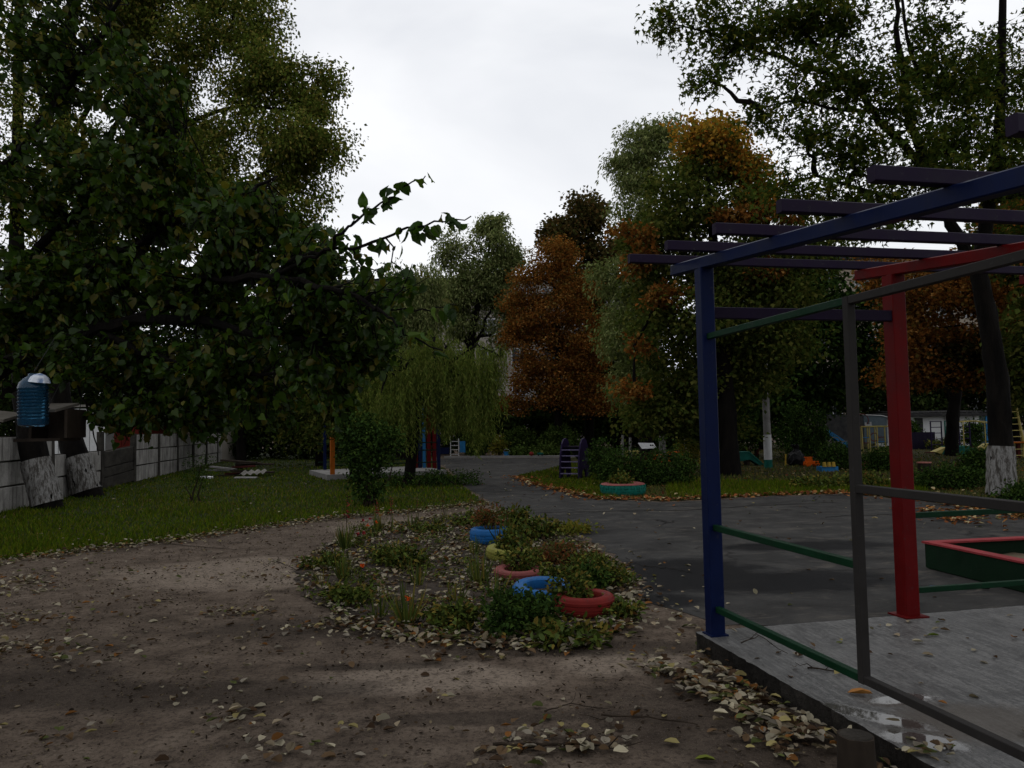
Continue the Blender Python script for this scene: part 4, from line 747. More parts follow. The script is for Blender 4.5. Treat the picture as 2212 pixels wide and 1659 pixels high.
EL = [E(130, 400, 6, 130, 130, .6, .17), E(330, 400, 5.7, 130, 130, .6, .2), E(520, 500, 5.2, 110, 100, .5), E(650, 560, 4.9, 80, 60, .35, .08), E(200, 600, 6, 200, 100, .6), E(430, 620, 5.4, 150, 80, .5), E(640, 660, 4.9, 120, 70, .4, .13), E(770, 640, 4.6, 80, 60, .3, .035), E(250, 770, 5.9, 200, 70, .5), E(480, 780, 5.4, 140, 70, .5), E(680, 790, 5, 90, 60, .35, .09), E(60, 700, 6.2, 100, 140, .5), E(780, 740, 4.8, 60, 60, .3, .03), E(380, 870, 5.7, 120, 40, .4), E(560, 850, 5.3, 90, 45, .35), E(280, 888, 5.9, 110, 30, .35, .09), E(420, 905, 5.8, 70, 28, .3, .06), E(120, 130, 6, 130, 120, .6, .11), E(300, 200, 5.7, 90, 110, .5, .08), E(130, -150, 6, 200, 140, .8, .15), E(700, 850, 5, 40, 40, .25, .015), E(840, 590, 4.4, 40, 40, .2, .012)]
nodes = np.array(L1+L2+L3+LA+LB+LC+L4+L5+L6+L7+L8+L9)
cc, dd, ii = clumps(EL, 2200, rg, .2)
for k in range(len(cc)):
    j = np.argmin(np.linalg.norm(nodes-cc[k], axis=1)); p = nodes[j]; q = cc[k]
    if np.linalg.norm(q-p) > .9: p = q+(p-q)/np.linalg.norm(p-q)*.5
    d = nrm(q-p+np.array([.15, -.05, -.05])); e = q+d*rg.uniform(.08, .22)
    pts = wobble(p, e, 5, .06, rg); lb.tube(pts, [.006, .005, .0045, .0035, .002], 3); LP.append(leafline(pts[1:], .028))
lb.build('branches', MT['bark'], ap, True)
C = np.concatenate(LP)+rg.normal(size=(sum(map(len, LP)), 3))*.022
A = rg.normal(size=C.shape)*.75+np.array([.1, -.1, -.6]); U = rg.normal(size=C.shape)*1.+np.array([0, -.1, .7])
LL = rg.uniform(.028, .082, len(C)); WW = rg.uniform(.62, .85, len(C)); LL[:NSP] = rg.uniform(.045, .095, NSP)
# the 300 largest in the picture become single leaves
dep = C[:, 1]; uu = 1106+F*C[:, 0]/dep; big_ = LL/dep*(uu > 0)*(uu < 1050)*(C[:, 2] < EYE+.62*dep)
order = np.argsort(-big_); near, rest = order[:300], order[300:]
hv = rest[:8000]; lt = rest[8000:]
leaf_obj('foliage', C[hv], A[hv], U[hv], LL[hv], WW[hv], 'heart', LM['apple'], ap, kind='stuff')
leaf_obj('foliage', C[lt], A[lt], U[lt], LL[lt]*1.1, WW[lt], 'oval', LM['apple'], ap, kind='stuff')
LMESH = []
T_, F_ = TPL['heart']
for k in range(8):
    Vt = np.array(T_, float)*[1, rg.uniform(.62, .85), rg.uniform(.5, 2.)]; Vt[:, 2] += rg.normal(size=len(Vt))*.04; me = bpy.data.meshes.new('leaf'); me.from_pydata(Vt.tolist(), [], F_); me.materials.append(LM['appleobj']); LMESH.append(me)
def frame(c, a, u, L):
    a = nrm(a); s_ = nrm(np.cross(u, a)); n_ = np.cross(a, s_)
    M = Matrix(((a[0]*L, s_[0]*L, n_[0]*L, c[0]), (a[1]*L, s_[1]*L, n_[1]*L, c[1]), (a[2]*L, s_[2]*L, n_[2]*L, c[2]), (0, 0, 0, 1))); return M
apinv = Matrix.Translation(Vector(-WL[ap.name]))
for k, i in enumerate(near):
    o = bpy.data.objects.new('leaf', LMESH[k % 8]); COL.objects.link(o); o.parent = ap; o.matrix_parent_inverse = apinv; o.matrix_basis = frame(C[i], A[i], U[i], LL[i])

# ------------------------------------------------------------------ bottle and feeder hanging in the near tree
bc = P(72, 922, 5.2)
bt = thing('plastic_bottle', 'translucent blue ribbed plastic bottle hanging in the near tree', 'bottle', bc)
prof = [(.0, 0), (.07, 0), (.095, .012), (.1, .03)]
for k in range(9): z = .05+k*.024; prof += [(.101, z), (.103, z+.008), (.094, z+.014), (.1, z+.022)]
prof += [(.1, .275), (.09, .31), (.065, .34), (.035, .357), (.03, .375)]
prof = [(r_*.93, z_*.95) for r_, z_ in prof]
MB().lathe(prof, bc, 28, (0, -.02)).build('body', MT['bottle_blue'], bt, True)
MB().lathe([(.07, .3), (.056, .332), (.034, .35), (.0, .362)], bc+[.012, -.008, -.002], 11, (.05, .12)).build('foil_cap', MT['foil'], bt)
MB().tube([bc+[0, 0, .37], bc+[.02, .2, .62], P(90, 752, 6)], .003, 4).build('hanging_wire', MT['rubber_black'], bt)
fc = P(118, 925, 5.5)
fd = thing('bird_feeder', 'dark wooden bird feeder box with pale lid beside the blue bottle', 'bird feeder', fc)
MB().box(fc+[-.06, .02, -.08], (.32, .26, .02)).build('tray', MT['wood_dark'], fd)
MB().box(fc+[.0, .14, .03], (.28, .02, .2)).build('back_board', MT['wood_dark'], fd)
MB().box(fc+[.13, .02, .03], (.02, .22, .2)).build('side_board', MT['wood_dark'], fd)
MB().box(fc+[-.13, .03, .03], (.02, .2, .2)).build('side_board', MT['wood_dark'], fd)
MB().box(fc+[.0, -.02, .145], (.2, .3, .018), tilt=(.18, 0)).build('lid', MT['wood_pale'], fd)
MB().box(fc+[-.5, .1, .1], (.3, .25, .02), tilt=(.2, .12)).build('shelf_board', MT['wood_pale'], fd)
for s in (-.12, .12): MB().tube([fc+[s, .1, .13], fc+[s*.5, .3, .5], P(90, 752, 6)+[.1+s, 0, 0]], .003, 4).build('hanging_wire', MT['rubber_black'], fd)

# ------------------------------------------------------------------ far pavilion behind the willow
q0 = G(718, 1037); q1 = G(948, 1027); dv = nrm(q1-q0); dp = np.array([-dv[1], dv[0], 0]); ln = np.linalg.norm(q1-q0)
pv = thing('pavilion', 'far painted pavilion frame with orange, blue and red posts behind the willow', 'pavilion', q0)
def PV(a, b, z): return q0+dv*a+dp*b+np.array([0, 0, z])
MB().prism([PV(-.2, -.2, 0), PV(ln+.2, -.2, 0), PV(ln+.2, 3.2, 0), PV(-.2, 3.2, 0)], (0, 0, 0), (0, 0, .18)).build('floor', MT['concrete_pole'], pv)
for a, b, m_, w in ((0, -.02, 'paint_orange', .13), (ln, 0, 'paint_blue', .1), (ln*.42, 0, 'paint_grey', .07), (ln, 3, 'paint_red', .14), (.3, 3, 'paint_blue', .1)):
    MB().bar(PV(a, b, .05), PV(a, b, 2.6), w, w, up=dv, bev=.006).build('post', MT[m_], pv)
for u_, m_, w in ((894, 'paint_red', .17), (905, 'paint_blue', .12), (914, 'sky_blue', .1), (924, 'paint_red', .13), (936, 'paint_red', .12)):
    q_ = at_u(u_, 27.6); MB().bar(q_+[0, 0, .1], q_+[0, 0, 2.6], w, w, up=dv, bev=.006).build('post', MT[m_], pv)
for b in (0, 3):
    for z in (.45, .85, 1.1): MB().bar(PV(.07, b, z), PV(ln-.07, b, z), .04, .04).build('rail', MT['paint_darkgreen'], pv)
    MB().bar(PV(ln*.35, b, 2.65), PV(ln+.4, b, 2.65), .1, .1).build('beam', MT['paint_blue'], pv)
for a in np.linspace(ln*.4, ln, 4): MB().bar(PV(a, -.5, 2.735), PV(a, 3.5, 2.735), .06, .07).build('rafter', MT['paint_purple'], pv)
MB().bar(PV(ln*.95, -.3, 2.76), PV(ln*.95, -.3, 3.1), .14, .14, bev=.02).build('finial', MT['paint_red'], pv)
MB().box(PV(ln*.95, -.3, 3.16), (.2, .2, .12)).build('finial_cap', MT['rubber_black'], pv)

# ------------------------------------------------------------------ purple slide
b = at_u(1233, 22.9)
sl = thing('purple_slide', 'small purple play slide with rounded side panels and ladder rungs', 'slide', b)
side = [(0, 0), (.2, 0), (.28, .24), (.42, .32), (.54, .24), (.62, 0), (.86, 0), (.84, .6), (.78, .95), (.66, 1.14), (.5, 1.2), (.34, 1.17), (.2, 1.04), (.08, .75), (.02, .4)]
ry = -.45
def SD(x, y, z): return b+np.array([x*math.cos(ry)-y*math.sin(ry), x*math.sin(ry)+y*math.cos(ry), z])
for xs in (-.31, .27):
    poly = [SD(xs, y-.3, z) for y, z in side]; off = SD(.045, 0, 0)-b; MB().prism(poly, (0, 0, 0), off).build('side_panel', MT['plum'], sl)
for k in range(5):
    z = .18+k*.17; y = -.27+.03*k; MB().bar(SD(-.27, y, z), SD(.27, y, z), .045, .03).build('rung', MT['lavender'], sl)
MB().bar(SD(-.27, .1, .95), SD(.27, .1, .95), .4, .03).build('platform', MT['paint_purple'], sl)
MB().prism([SD(-.25, .3, .95), SD(-.25, 1.9, .12), SD(-.25, 1.9, .09), SD(-.25, .3, .92)], (0, 0, 0), SD(.5, 0, 0)-b).build('chute', MT['grey_blue'], sl)

# ------------------------------------------------------------------ pole
pb = G(1660, 1012)
po = thing('utility_pole', 'concrete utility pole with white band and green foot', 'pole', pb)
MB().tube([pb+[0, 0, .45], pb+[-.02, 0, 8.5]], [.125, .09], 12).build('shaft', MT['concrete_pole'], po, True)
MB().tube([pb+[0, 0, .3], pb+[0, 0, 1.14]], [.135, .133], 12).build('white_band', MT['paint_white'], po, True)
MB().tube([pb+[0, 0, 0], pb+[0, 0, .3]], [.14, .137], 12).build('green_foot', MT['paint_teal'], po, True)

# ------------------------------------------------------------------ far play equipment, right
g0 = G(1618, 1006)
gr = thing('green_ramp', 'low green wooden ramp between the chestnut trunk and the pole', 'ramp', g0)
for dy in (0, .5): MB().prism([g0+[-.6, dy, .47], g0+[.06, dy, .47], g0+[.52, dy, .02], g0+[.4, dy, .0], g0+[.05, dy, .22], g0+[-.6, dy, .12]], (0, 0, 0), (0, .04, 0)).build('side_board', MT['paint_teal'], gr)
MB().bar(g0+[.03, .27, .48], g0+[.55, .27, .02], .62, .03).build('ramp_board', MT['tyre_green'], gr)
MB().box(g0+[-.28, .27, .49], (.66, .58, .03)).build('top_board', MT['paint_teal'], gr)
for dx in (-.5, .0): MB().box(g0+[dx, .27, .1], (.12, .4, .2)).build('leg', MT['wood_dark'], gr)
g0 = at_u(1614, 36)
tb = thing('red_table', 'dark red low table on the grass behind the green ramp', 'table', g0)
MB().box(g0+[0, 0, .34], (.85, .5, .05)).build('table_top', MT['wood_red'], tb)
for dx in (-.33, .33): MB().box(g0+[dx, 0, .16], (.09, .4, .31)).build('leg', MT['wood_red'], tb)
g0 = G(1720, 1006)
bag = thing('rubbish_sack', 'bulging black plastic sack beside the orange toy', 'sack', g0); rg = np.random.default_rng(9)
mb = MB(); mb.lathe([(.2, 0), (.3, .08), (.31, .22), (.26, .38), (.16, .48), (.1, .54), (.05, .58), (.09, .66), (.13, .74), (.02, .72)], g0, 18)
mb.V = [tuple(np.array(v)+rg.normal(size=3)*.02*(v[2] > .03)) for v in mb.V]; mb.build('sack_body', MT['rubber_black'], bag)
MB().tube([g0+[-.38, 0, 0], g0+[-.36, 0, .42]], .03, 6).build('prop_stick', MT['paint_yellow'], bag)
g0 = G(1754, 1008)
ty = thing('orange_toy_car', 'bright orange plastic toy car on the grass', 'toy', g0)
MB().box(g0+[-.02, 0, .14], (.46, .22, .1)).build('body', MT['plastic_orange'], ty)
MB().box(g0+[-.1, 0, .24], (.2, .18, .12), tilt=(0, .1)).build('cab', MT['plastic_orange'], ty)
MB().box(g0+[-.12, 0, .325], (.24, .16, .025)).build('roof', MT['plastic_orange'], ty)
for dx in (-.17, .14):
    for dy in (-.12, .12): MB().tube([g0+[dx, dy-.03, .085], g0+[dx, dy+.03, .085]], .085, 12).build('wheel', MT['plastic_orange'], ty)
g0 = G(1800, 1019)
yb = thing('flower_box', 'low blue box with yellow scalloped boards behind the grey mullion', 'planter', g0)
MB().box(g0+[-.1, .2, .08], (.5, .45, .16)).build('box', MT['sky_blue'], yb)
for k in range(3): MB().tube([g0+[-.28+k*.14, -.04, .16], g0+[-.28+k*.14, -.04, .3]], [.065, .05], 8).build('scallop_board', MT['paint_yellow'], yb)
# yellow climbing frame
g0 = G(1865, 989)
cf = thing('climbing_frame', 'yellow pipe climbing frame with coloured rungs beside the red post', 'climbing frame', g0)
for k in range(4):
    x_ = k*.32; MB().tube([g0+[x_, 0, 0], g0+[x_-.02, 0, 1.28]], .028, 7).build('upright', MT['soft_yellow'], cf)
    MB().tube([g0+[x_, .9, 0], g0+[x_-.02, .9, 1.28]], .028, 7).build('upright', MT['soft_yellow'], cf)
for dy in (0, .9): MB().tube([g0+[-.05, dy, 1.3], g0+[1.25, dy, 1.3]], .035, 7).build('top_bar', MT['soft_yellow'], cf)
for k, (i, z, m_) in enumerate([(0, .85, 'sky_blue'), (2, .85, 'paint_red'), (2, .67, 'sky_blue'), (2, .48, 'paint_white'), (2, .28, 'soft_yellow'), (0, .62, 'paint_red'), (1, .45, 'grey_blue')]):
    MB().tube([g0+[i*.32, 0, z], g0+[(i+1)*.32, 0, z]], .018, 6).build('rung', MT[m_], cf)
def ring(c, r, tr, n=22): return [np.array(c)+[r*math.cos(6.2832*k/n), 0, r*math.sin(6.2832*k/n)] for k in range(n+1)]
MB().tube(ring(g0+[.02, 0, 1.58], .26, 0), .018, 6, cap=False).build('ring', MT['rust_red'], cf)
MB().tube(ring(g0+[.5, 0, .86], .17, 0), .018, 6, cap=False).build('ring', MT['rust_red'], cf)
for z in (.06, .24): MB().tube([g0+[.1, -.25, z], g0+[1.1, -.25, z]], .025, 6).build('foot_bar', MT['soft_yellow'], cf)
MB().prism([g0+[.13, -.02, 1.34], g0+[.4, -.02, 1.34], g0+[.4, -.02, 1.5], g0+[.34, -.02, 1.5], g0+[.34, -.02, 1.4], g0+[.19, -.02, 1.4], g0+[.19, -.02, 1.48], g0+[.13, -.02, 1.48]], (0, 0, 0), (0, .06, 0)).build('white_bracket', MT['paint_white'], cf)
# blue slide
g0 = at_u(1778, 31)
bs = thing('blue_slide', 'blue metal slide with thin handrails behind the large shrub', 'slide', g0)
for dy in (-.2, .2): MB().bar(g0+[.0, dy, 1.18], g0+[1.25, dy, .3], .03, .16).build('chute_side', MT['sky_blue'], bs)
MB().bar(g0+[.0, 0, 1.12], g0+[1.25, 0, .24], .38, .03).build('chute', MT['sky_blue'], bs)
MB().box(g0+[-.3, 0, 1.12], (.6, .45, .05)).build('platform', MT['sky_blue'], bs)
for dx in (-.55, -.05):
    for dy in (-.2, .2): MB().tube([g0+[dx, dy, 0], g0+[dx, dy, 1.1]], .025, 6).build('leg', MT['grey_blue'], bs)
for dy in (-.2, .2): MB().tube([g0+[-.5, dy, 1.14], g0+[-.45, dy, 1.42], g0+[-.02, dy, 1.42], g0+[.06, dy, 1.2]], .016, 6).build('handrail', MT['wood_pale'], bs)
g0 = at_u(1800, 28)
hp = thing('pipe_hoop', 'thin pale pipe hoop in front of the blue slide', 'hoop', g0)
MB().tube([g0+[-.25, 0, 0], g0+[-.24, 0, .8], g0+[-.1, 0, .98], g0+[.1, 0, .96], g0+[.24, 0, .78], g0+[.26, 0, 0]], .018, 6).build('hoop', MT['wood_pale'], hp)
MB().tube([g0+[-.2, 0, .8], g0+[.9, 0, .86]], .015, 6).build('cross_pipe', MT['wood_pale'], hp)
# grey container
g0 = at_u(1850, 43)
ct = thing('grey_container', 'dark grey container with a pale blue grey end behind the climbing frame', 'container', g0)
MB().box(g0+[-.75, 1, .95], (2.1, 2, 1.9)).build('dark_body', MT['roof_dark'], ct)
MB().prism([g0+[.33, 0, .3], g0+[1.6, 0, .3], g0+[1.6, 0, 1.72], g0+[1.3, 0, 1.8], g0+[.33, 0, 1.86]], (0, 0, 0), (0, 2, 0)).build('pale_body', MT['grey_blue'], ct)
MB().prism([g0+[.3, -.05, 1.87], g0+[1.3, -.05, 1.81], g0+[1.62, -.05, 1.73], g0+[1.62, -.05, 1.77], g0+[1.3, -.05, 1.85], g0+[.3, -.05, 1.91]], (0, 0, 0), (0, 2.1, 0)).build('roof_edge', MT['paint_white'], ct)
# white outbuilding
x0, x1, Yb = at_u(1958, 45)[0], at_u(2112, 45)[0], 45
wb = thing('white_outbuilding', 'low white outbuilding with dark door and dark flat roof', 'building', ((x0+x1)/2, Yb+2, 0))
MB().box(((x0+x1)/2, Yb+2, .9), (x1-x0, 4, 1.8)).build('wall', MT['white_wall'], wb)
MB().box(((x0+x1)/2-.1, Yb+1.9, 1.88), (x1-x0+.6, 4.8, .14), tilt=(.03, 0)).build('roof', MT['roof_dark'], wb)
for k in range(14): MB().tube([(x0+.1+k*.3, Yb-.55, 1.95), (x0+.1+k*.3, Yb+4.4, 2.1)], .05, 6).build('roof_rib', MT['roof_dark'], wb)
MB().box((x0+.63, Yb-.02, .86), (.42, .08, 1.6)).build('door', MT['roof_dark'], wb)
for xx in (x0+2.2, x1-.25): MB().box((xx, Yb-.05, .9), (.16, .12, 1.78)).build('pilaster', MT['white_wall'], wb)
g0 = at_u(1988, 41)
paint('dark_plum', (.014, .009, .026), .6)
db = thing('dark_bin', 'dark purple board enclosure in front of the white outbuilding', 'enclosure', g0)
for k in range(6): MB().box(g0+[-.5+k*.21, 0, .45], (.2, .05, .9)).build('board', MT['dark_plum'], db)
MB().box(g0+[.02, .5, .45], (1.2, .04, .85)).build('back_board', MT['dark_plum'], db)
g0 = at_u(2116, 46)
kk = thing('blue_kiosk', 'small blue and grey kiosk at the right end of the outbuilding', 'kiosk', g0)
MB().box(g0+[-.12, .6, .85], (.7, 1.2, 1.7)).build('wall', MT['grey_blue'], kk); MB().box(g0+[.3, -.02, .85], (.12, .1, 1.75)).build('corner_post', MT['sky_blue'], kk); MB().box(g0+[0, .6, 1.75], (.95, 1.5, .08)).build('roof', MT['roof_dark'], kk)
for i, (u, m_, lab) in enumerate([(2018, 'plum', 'purple ladder frame, left one of three in front of the white outbuilding'), (2049, 'paint_teal', 'green ladder frame between the two purple ladder frames'), (2079, 'plum', 'purple ladder frame, right one of three in front of the white outbuilding')]):
    g0 = at_u(u, 37.5); lf = thing('ladder_frame', lab, 'climbing frame', g0, 'ladder frames of the far playground')
    for s in (-.28, .28): MB().tube([g0+[s, .15*s, 0], g0+[s, .15*s, 1.48]], .035, 6).build('upright', MT[m_ if s < 0 or i != 1 else 'sky_blue'], lf)
    for z in (.35, .62, .9, 1.18, 1.46): MB().tube([g0+[-.28, -.04, z], g0+[.28, .04, z]], .02, 6).build('rung', MT[m_], lf)
g0 = at_u(2098, 36)
ya = thing('arched_ladder', 'yellow arched ladder right of the purple frames', 'climbing frame', g0)
for dy in (-.25, .25):
    MB().tube([g0+[-.6, dy, 0]]+[g0+[-.6+1.3*s, dy, .9+.55*math.sin(1.2+s*1.)] for s in np.linspace(0, 1, 8)], .025, 6).build('arch_rail', MT['soft_yellow'], ya)
for s in np.linspace(0, 1, 6): MB().tube([g0+[-.6+1.3*s, -.25, .9+.55*math.sin(1.2+s)], g0+[-.6+1.3*s, .25, .9+.55*math.sin(1.2+s)]], .015, 5).build('rung', MT['soft_yellow'], ya)
for dy in (-.25, .25): MB().tube([g0+[.7, dy, 0], g0+[.7, dy, 1.35]], .022, 6).build('leg', MT['soft_yellow'], ya)
g0 = at_u(2052, 34.5)
bo = thing('toy_boat', 'long green play boat with yellow bow on the far grass', 'play boat', g0)
MB().prism([g0+[-.62, 0, .02], g0+[.75, 0, .02], g0+[.95, 0, .16], g0+[.6, 0, .34], g0+[-.4, 0, .34]], (0, -.25, 0), (0, .25, 0)).build('hull', MT['paint_teal'], bo)
MB().prism([g0+[-.625, 0, .03], g0+[-.405, 0, .335], g0+[-.9, 0, .13]], (0, -.22, 0), (0, .22, 0)).build('bow', MT['soft_yellow'], bo)
MB().bar(g0+[-.4, 0, .355], g0+[.6, 0, .355], .52, .025).build('deck', MT['tyre_green'], bo)
MB().box(g0+[-1.02, 0, .1], (.3, .3, .04)).build('nose_tip', MT['wood_red'], bo)
g0 = at_u(2126, 33)
ys = thing('yellow_rocker', 'small yellow rocking seat half hidden by the maple trunk', 'play seat', g0)
MB().prism([g0+[-.4, 0, .3], g0+[-.1, 0, .5], g0+[.3, 0, .52], g0+[.3, 0, .36], g0+[0, 0, .32], g0+[-.36, 0, .2]], (0, -.15, 0), (0, .15, 0)).build('seat', MT['soft_yellow'], ys)
MB().box(g0+[.1, 0, .16], (.5, .3, .32)).build('base', MT['paint_teal'], ys)
g0 = G(1997, 1020)
st = thing('log_stool', 'short log stool with pink painted top on the far grass', 'stool', g0)
MB().tube([g0, g0+[0, 0, .27]], [.19, .18], 14, .02).build('log', MT['wood_dark'], st, True); MB().tube([g0+[0, 0, .272], g0+[0, 0, .3]], .2, 14).build('painted_top', MT['skin_pink'], st)
g0 = G(1925, 1010)
rbn = thing('red_edging', 'low red and orange plank edging under the climbing frame', 'edging', g0)
MB().bar(g0+[-.9, .1, .1], g0+[.4, 0, .1], .12, .2).build('plank', MT['tyre_pink'], rbn); MB().bar(g0+[-1.3, -.2, .07], g0+[-.95, .05, .07], .1, .14).build('plank', MT['plastic_orange'], rbn)
g0 = at_u(2188, 30)
rk = thing('rocket_ladder', 'orange and yellow curved play ladder right of the maple trunk', 'climbing frame', g0)
MB().tube([g0+[.28, 0, 0], g0+[.32, 0, .5], g0+[.22, 0, 1.1], g0+[.12, 0, 1.8], g0+[.08, 0, 2.4]], [.06, .07, .05, .04, .03], 8).build('curved_pole', MT['soft_yellow'], rk)
MB().tube([g0+[-.3, 0, 0], g0+[-.3, 0, 2.2]], .03, 8).build('upright', MT['paint_orange'], rk)
for k in range(9): MB().bar(g0+[-.3, -.02, .12+k*.24], g0+[.3-.02*k, -.02, .12+k*.24], .05, .03).build('rung', MT['soft_yellow'], rk)
MB().box(g0+[.05, 0, .62], (.55, .4, .05)).build('step', MT['paint_orange'], rk); MB().box(g0+[.15, .1, .3], (.12, .12, .58)).build('leg', MT['wood_red'], rk)
# low boards, white board and posts in the middle distance
g0 = at_u(1392, 33)
wt = thing('white_board', 'white board with small round holes propped on low seats', 'board', g0)
pts = [g0+[-.33, 0, .78], g0+[.33, 0, .76], g0+[.4, -.25, .56], g0+[-.22, -.25, .55]]
MB().prism(pts, (0, 0, 0), (0, .03, .02)).build('panel', MT['paint_white'], wt)
for dx in (.18, .27): MB().tube([g0+[dx, -.115, .685], g0+[dx, -.13, .69]], .035, 10).build('hole', MT['rubber_black'], wt)
for dx in (-.2, .3): MB().box(g0+[dx, 0, .3], (.06, .06, .6)).build('leg', MT['wood_dark'], wt)
for i, (u, Y, w, z, m_, lab) in enumerate([(1362, 32, .55, .48, 'soft_yellow', 'pale yellow plank bench left of the white board'), (1403, 31, .55, .42, 'wood_red', 'dark red plank bench under the white board'), (1418, 30.5, .4, .36, 'plastic_orange', 'orange plank bench in front of the white board'), (1455, 32, .65, .42, 'plastic_orange', 'long orange plank bench right of the white board'), (1497, 31, .5, .42, 'paint_yellow', 'yellow plank bench beside the yellow green bush')]):
    g0 = at_u(u, Y); bn = thing('plank_bench', lab, 'bench', g0, 'low coloured benches of the far playground')
    MB().box(g0+[0, 0, z], (w, .22, .05)).build('seat', MT[m_], bn)
    for dx in (-w*.38, w*.38): MB().box(g0+[dx, 0, z/2-.02], (.07, .18, z-.02)).build('leg', MT[m_], bn)
for u, v0, v1, Y, r, lab in [(1427, 985, 942, 36, .15, 'whitewashed stub of trunk right of the white board'), (1478, 985, 935, 34, .09, 'pale square cut post left of the blue pergola post'), (1358, 985, 945, 36, .06, 'thin whitewashed trunk left of the white board'), (1342, 985, 940, 37, .06, 'thinner grey trunk beside the left bench')]:
    g0 = at_u(u, Y); tk_ = thing('whitewashed_trunk', lab, 'trunk', g0, 'pale trunks of the far playground'); top = P(u, v1, Y)[2]
    MB().tube([g0, g0+[0, 0, top*.5], g0+[.01, 0, top]], [r*1.1, r, r*.95], 10, .03).build('trunk', MT['whitewash' if r > .1 else 'concrete_pole'], tk_, True)
    if r != .09: MB().tube([g0+[.01, 0, top], g0+[.05, .05, top+2.5]], [r*.93, r*.6], 8).build('upper_trunk', MT['bark'], tk_, True)
# little ladder, toys near the far kerb
g0 = at_u(980, 42)
wl = thing('white_ladder', 'small white play ladder with blue panel beyond the asphalt', 'climbing frame', g0)
for dx in (-.22, .22): MB().tube([g0+[dx, 0, 0], g0+[dx, 0, 1.0 if dx > 0 else 1.35]], .025, 6).build('upright', MT['paint_white'], wl)
for z in (.15, .4, .62, .84): MB().tube([g0+[-.22, 0, z], g0+[.22, 0, z]], .018, 6).build('rung', MT['paint_white'], wl)
MB().box(g0+[.42, 0, .55], (.3, .05, .6)).build('blue_panel', MT['sky_blue'], wl); MB().box(g0+[-.7, .1, .35], (.8, .05, .35)).build('blue_panel', MT['paint_blue'], wl)
g0 = at_u(1145, 38.9)+[0, 0, .11]
MB().lathe([(.001, 0), (.08, .02), (.11, .08), (.11, .13), (.08, .19), (.001, .21)], g0, 14).build('red_ball', MT['tyre_red'], None, True, label='small red ball lying on the far kerb', cat='ball')
g0 = at_u(1164, 38.6)+[0, 0, .11]
tt = thing('toy_truck', 'small green toy truck on the far kerb beside the red ball', 'toy', g0)
MB().box(g0+[0, 0, .12], (.3, .16, .1)).build('body', MT['paint_teal'], tt); MB().box(g0+[.09, 0, .21], (.1, .14, .1)).build('cab', MT['tyre_lime'], tt)
for dx in (-.09, .09):
    for dy in (-.07, .07): MB().tube([g0+[dx, dy-.015, .05], g0+[dx, dy+.015, .05]], .05, 10).build('wheel', MT['rubber_black'], tt)
g0 = at_u(1092, 40.5)
bk = thing('blue_bucket', 'small blue bucket among the plants beyond the kerb', 'bucket', g0)
MB().lathe([(.0, 0), (.13, 0), (.17, .3), (.18, .3), (.155, .27)], g0, 16).build('bucket', MT['sky_blue'], bk, True); MB().tube([g0+[-.17, 0, .3], g0+[-.1, 0, .42], g0+[.1, 0, .42], g0+[.17, 0, .3]], .008, 5).build('handle', MT['paint_white'], bk)
# shovel toy on asphalt behind red post
g0 = G(2055, 1273)
tsp = thing('toy_shovel', 'blue toy shovel with dark handle on the asphalt behind the red post', 'toy', g0)
MB().box(g0+[-.1, 0, .02], (.16, .07, .02), .1).build('blade', MT['sky_blue'], tsp); MB().tube([g0+[-.03, 0, .025], g0+[.3, -.08, .02]], .009, 6).build('handle', MT['rubber_black'], tsp)

# ------------------------------------------------------------------ heap of boards on the left lawn
rg = np.random.default_rng(15)
HB_UP = .06
HB = [(500, 1022, .9, 0, 'wood_dark', 'dark weathered board at the bottom of the scrap heap'), (530, 1012, 1.4, .1, 'wood_red', 'dark red plank lying across the scrap heap'), (545, 1008, 1.5, -.1, 'wood_dark', 'long dark plank on the right of the scrap heap'), (470, 1020, .8, .2, 'concrete', 'pale grey board at the left end of the scrap heap'), (482, 1026, .9, -.05, 'concrete_pole', 'pale plank along the front of the scrap heap'), (525, 1018, .9, -.5, 'wood_red', 'short red plank slanting forward from the scrap heap'), (550, 1000, 1.3, .15, 'wood_dark', 'blackened board on top of the scrap heap'), (535, 996, 1.0, -.2, 'wood_dark', 'topmost dark board of the scrap heap'), (515, 1008, 1.2, .05, 'wood_dark', 'dark plank in the middle of the scrap heap')]
for k, (u, v, l_, rz, m_, lab) in enumerate(HB):
    c = at_u(u, 27.6-.1*k*0+.25*math.sin(k*2.1)); c[2] = .05+HB_UP*k
    MB().box(c, (l_, .26, .055), rz, (rg.normal()*.05, rg.normal()*.06)).build('scrap_board', MT[m_], None, label=lab, cat='board', group='heap of scrap boards')
c = at_u(545, 26.6); V = []; n_ = 13
for i in range(n_):
    for j in (0, 1): V.append(c+[-.4+.8*i/(n_-1), -.2+.45*j, .12+.04*math.sin(i*1.9)+.1*j+.04*(i/n_)])
V += [v-np.array([0, 0, .012]) for v in V]; m2 = 2*n_
Fs = [(2*i, 2*i+2, 2*i+3, 2*i+1) for i in range(n_-1)]+[(m2+2*i, m2+2*i+1, m2+2*i+3, m2+2*i+2) for i in range(n_-1)]+[(2*i, m2+2*i, m2+2*i+2, 2*i+2) for i in range(n_-1)]+[(2*i+1, 2*i+3, m2+2*i+3, m2+2*i+1) for i in range(n_-1)]
mesh_obj('roofing_sheet', V, Fs, MT['roof_slate'], label='broken wavy pale roofing sheet at the front of the scrap heap', cat='roofing sheet')
c = at_u(530, 25.9); MB().box(c+[0, 0, .05], (.7, .3, .03), .1, (.05, .03)).build('scrap_board', MT['concrete_pole'], None, label='pale broken board on the grass in front of the scrap heap', cat='board', group='heap of scrap boards')
